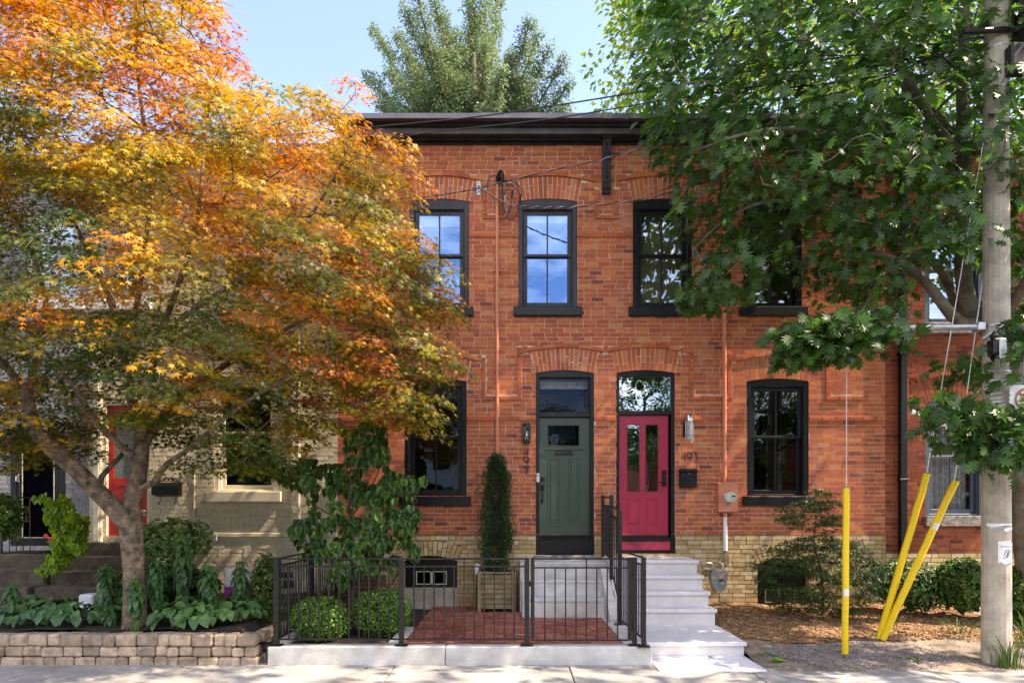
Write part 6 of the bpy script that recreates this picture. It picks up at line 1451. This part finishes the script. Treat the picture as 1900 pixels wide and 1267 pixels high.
for px, d, n, s, tn, lab in ((20,7.7,30,.13,.3,'dark hosta at the left end of the block wall'),(75,7.75,34,.13,.35,'hosta left of the whorled stalk by the wall'),(110,7.7,36,.13,.4,'broad hosta midway between the left edge and the trunk'),(150,7.75,34,.12,.42,'hosta with pale edged leaves left of the trunk'),(190,8.0,30,.12,.35,'dark hosta close to the left foot of the trunk'),
    (320,7.68,44,.135,.62,'large hosta with yellow edged leaves right of the trunk'),(370,7.72,46,.14,.6,'large bright hosta spilling over the block wall'),(410,7.8,38,.13,.5,'hosta at the right part of the block wall'),(455,7.9,32,.11,.42,'small leaved hosta near the fence corner'),(340,8.1,34,.13,.4,'hosta behind the yellow edged one'),(45,8.25,34,.14,.5,'hosta in the back row at the far left'),(92,8.3,34,.14,.55,'hosta in the back row left of the white pot'),(225,8.2,30,.13,.5,'hosta tucked behind the maple trunk'),(430,8.35,34,.13,.7,'light green hosta in the back row near the fence'),(390,8.3,34,.14,.6,'hosta in the back row below the white tub')):
    hosta(lab, hx(px,d), n, s, r, tn)
MW = leafmat('whorl_leaf', [(0,(.03,.08,.028)),(.5,(.06,.15,.05)),(1,(.13,.23,.07))], trans=.25, rough=.38, vj=.18)
def whorl(label, px, ptop, d, z0, n, size, r, tone=.5):
    top = P(px, ptop, d); base = Vector((top.x+r.uniform(-.04,.04), top.y, z0)); e = empty('stalk_plant', tuple(base), label, 'plant', 'tall stalks with whorled leaves')
    MB().tube([base, (base+top)/2, top], [.012,.010,.006], 6).build('stem', MGR, e)
    lp=[];nn_=[];tt=[];ss=[]; H_ = top.z-base.z
    for i in range(n):
        t_ = (i+.5)/n; z = top.z-.62*H_*t_; k = 8; a = np.arange(k)*2*math.pi/k+i*.9+r.normal(0,.12,k); dv = np.stack([np.cos(a),np.sin(a),np.zeros(k)],1)
        lp.append(np.array([top.x,top.y,z])+dv*.012); nn_.append(dv*(.35+.5*t_)+np.array([0,0,1-.5*t_])+unit(k,r)*.12); tt.append(dv+np.array([0,0,.25-1.0*t_])); ss.append(r.uniform(size*.8,size*1.1,k)*(.7+.45*min(1,t_*3)))
    p = np.vstack(lp); leaf_mesh('leaves', T_lance(.19,.35), p, np.vstack(nn_), np.vstack(tt), np.hstack(ss), np.clip(tone+r.normal(0,.15,len(p)),0,1), MW, e)
for a in (('whorled stalk at the far left of the block wall',23,1082,7.9,.40,7,.15),('tall whorled stalk left of the maple trunk',196,1045,7.95,.40,9,.17),('short whorled stalk low before the trunk',205,1122,7.75,.40,5,.14),('whorled stalk touching the right side of the trunk',253,1068,7.6,.40,7,.16),
          ('whorled stalk right of the trunk at its shoulder',290,1035,7.85,.40,9,.18),('tallest whorled stalk in front of the cream wall',338,990,8.2,.40,9,.19),('whorled stalk leaning over the yellow edged hosta',388,1045,8.0,.40,8,.18),('lone whorled stalk before the white tub',445,1035,8.3,.40,6,.17)): whorl(*a, r)
bush('shrub', 'sunlit pale green shrub against the cream wall', bpx(325,1000,9.3), (.60,.4,.34), 900, (.06,.10), leafmat('pale_leaf', [(0,(.09,.17,.05)),(.5,(.17,.28,.09)),(1,(.3,.4,.16))], trans=.35, vj=.25), r, tpl=T_heart(), tone=.6)
bush('shrub', 'mid green filler shrub behind the whorled stalks', bpx(300,1090,8.6), (.8,.4,.38), 2600, (.05,.09), MS, r, tpl=T_heart(), tone=.45)
bush('shrub', 'low spotted green shrub beside the left fence', bpx(470,1130,8.4), (.5,.5,.30), 3000, (.035,.06), MS, r, tpl=T_heart(), tone=.7)
bush('shrub', 'small light shrub rising at the fence corner', bpx(495,1080,8.7), (.22,.3,.42), 800, (.035,.06), MS, r, tpl=T_heart(), tone=.8, lumps=4)
bush('shrub', 'low leafy filler left of the maple trunk', bpx(130,1140,8.6), (1.1,.5,.2), 2600, (.05,.09), MS, r, tpl=T_heart(), tone=.4)
bush('shrub', 'green shrub at the left edge beside the handrail', bpx(8,960,9.3), (.3,.3,.35), 500, (.05,.09), MS, r, tpl=T_heart(), tone=.8)
# lime potato vine in a black pot on the grey steps
e = empty('potted_vine', bpx(105,1052,9.0), 'lime green trailing vine in a black pot on the brown steps', 'potted plant')
MB().lathe(tuple(P(105,1052,9.0)), [(.10,0),(.14,.22),(.15,.24)], 16).build('pot', M['black'], e)
ML_ = leafmat('lime_leaf', [(0,(.10,.20,.012)),(.5,(.20,.34,.02)),(1,(.34,.46,.05))], trans=.4, vj=.2, tmul=1.5)
pts = []
for k in range(70): t_ = r.uniform(0,1); pts.append(np.array(P(92+38*math.sin(t_*3)+r.uniform(-28,30)*(1 if t_ < .8 else .6), 920+135*t_, 9.0+r.uniform(-.22,.22))))
lp = np.array(pts); heart_leaves(lp, (6,10), r, (.07,.12), .09, e, m=ML_, tone=.45, face=.7); 
b = MB(); top = P(100,925,9.0)
for k in range(12): q = pts[k]; b.tube([tuple(P(105,1030,9.0)), tuple((np.array(P(105,1030,9.0))+q)/2+np.array([0,0,.1])), tuple(q)], .005, 4, cap=False)
b.build('stems', M['twig'], e)
fl2 = MB()
for px, py in ((96,1000),(86,994)):
    c = P(px,py,8.7)
    for k in range(5): a = k*1.256; fl2.lathe((c.x+.018*math.cos(a), c.y-.01, c.z+.018*math.sin(a)), [(.004,-.012),(.018,0),(.004,.012)], 8, 'y')
fl2.build('flower', mat('coral_petals', (.7,.06,.05), .5), e)
# fallen leaves on the paving
r = np.random.default_rng(71)
for (px, py, s, lab) in ((1225,1213,.06,'fallen green leaf on the white slab, left one'),(1315,1218,.07,'fallen green leaf on the white slab, right one'),(1260,1214,.03,'tiny brown leaf on the white slab'),(676,1235,.05,'curled brown leaf on the sidewalk before the boxwoods'),(110,1228,.05,'small green leaf on the sidewalk at the left')):
    d = 1.80*F/(py-HZ); c = (PX(px,d), d-D0, .028 if px > 1200 else .006)
    o = leaf_mesh('fallen_leaf', T_oak(), np.array([c]), np.array([[.05,0,1.]]), np.array([[1.,.3,0]]), s*1.6, .6 if 'green' in lab else .1, MO if 'green' in lab else leafmat('dry_leaf',[(0,(.2,.09,.04)),(1,(.25,.12,.05))]), origin=c); tag(o, lab, 'leaf')
# ============================================================ ACROSS THE STREET (seen mirrored in the panes)
def facing_house(x0, x1, y, h, label, m):
    e = empty('gabled_house', ((x0+x1)/2, y, 0), label, 'house', 'houses across the street'); b = MB(); xm = (x0+x1)/2
    b.prism([(x0,-.1),(x1,-.1),(x1,h),(xm,h+2.6),(x0,h)], y-8, y); b.build('wall', m, e)
    b = MB(); 
    for sg in (0,1):
        a, c = ((x0-.4,h-.3),(xm,h+2.75)) if sg == 0 else ((xm,h+2.75),(x1+.4,h-.3)); b.prism([(a[0],a[1]),(c[0],c[1]),(c[0],c[1]+.18),(a[0],a[1]+.18)], y-8.3, y+.35)
    b.build('roof', M['shingle'], e)
    for wx in (x0+1.4, x1-1.4):
        for wz in (1.2, 4.0):
            f = bx('window', M['wtrim'], e, wx-.55, wx+.55, y+.005, y+.09, wz, wz+1.5, c=.01); bx('pane', M['black'], f, wx-.45, wx+.45, y+.085, y+.1, wz+.1, wz+1.4, c=.005)
    bx('door', M['redd'], e, xm-.5, xm+.5, y+.005, y+.07, .2, 2.3, c=.01)
facing_house(-9, -2.5, -24, 5.2, 'white sided gabled house across the street', M['siding']); facing_house(-33, -21, -24, 6.5, 'wide dark shingled gabled house across the street, far to the left', M['shingle']); facing_house(-19, -11, -24, 6.0, 'grey sided gabled house across the street', M['greyb']); facing_house(17, 27, -24, 6.2, 'tall brick gabled house across the street, far to the right', M['brick2'])
facing_house(7.5, 14, -24, 5.0, 'red brick gabled house across the street', M['brick2'])
r = np.random.default_rng(81)
for i, (x, y, h, rr_, lab) in enumerate(((1.8,-20.5,7.0,2.3,'rounded street tree across the road facing the raspberry door'),(6.3,-19.5,9.5,2.8,'taller street tree across the road facing the right window'),(-12,-19.5,8.5,3.0,'street tree across the road facing the cream house'),(13.5,-21,11,3.4,'largest street tree across the road at the right'))):
    e = empty('street_tree', (x,y,0), lab, 'tree', 'street trees across the road'); k = 130; v = unit(k,r)*r.uniform(.3,1,(k,1))**.5; tg = np.array([x,y,h-rr_])+v*np.array([rr_,rr_,rr_*1.05])
    pos, par, rd_, tips = grow([([(x,y,0),(x+.1,y,h*.4),(x,y,h*.75)], [.2,.16,.08])], tg, r, step=.4, rtip=.01, power=.4); b = MB(); branches(b, pos, par, rd_); b.build('trunk', M['bark2'], e)
    leafy(e, tg, T_small(), MS, r, (60,80), .55, (.12,.2), np.array([x,y,h-rr_]), lambda t: .6, flat=.8)
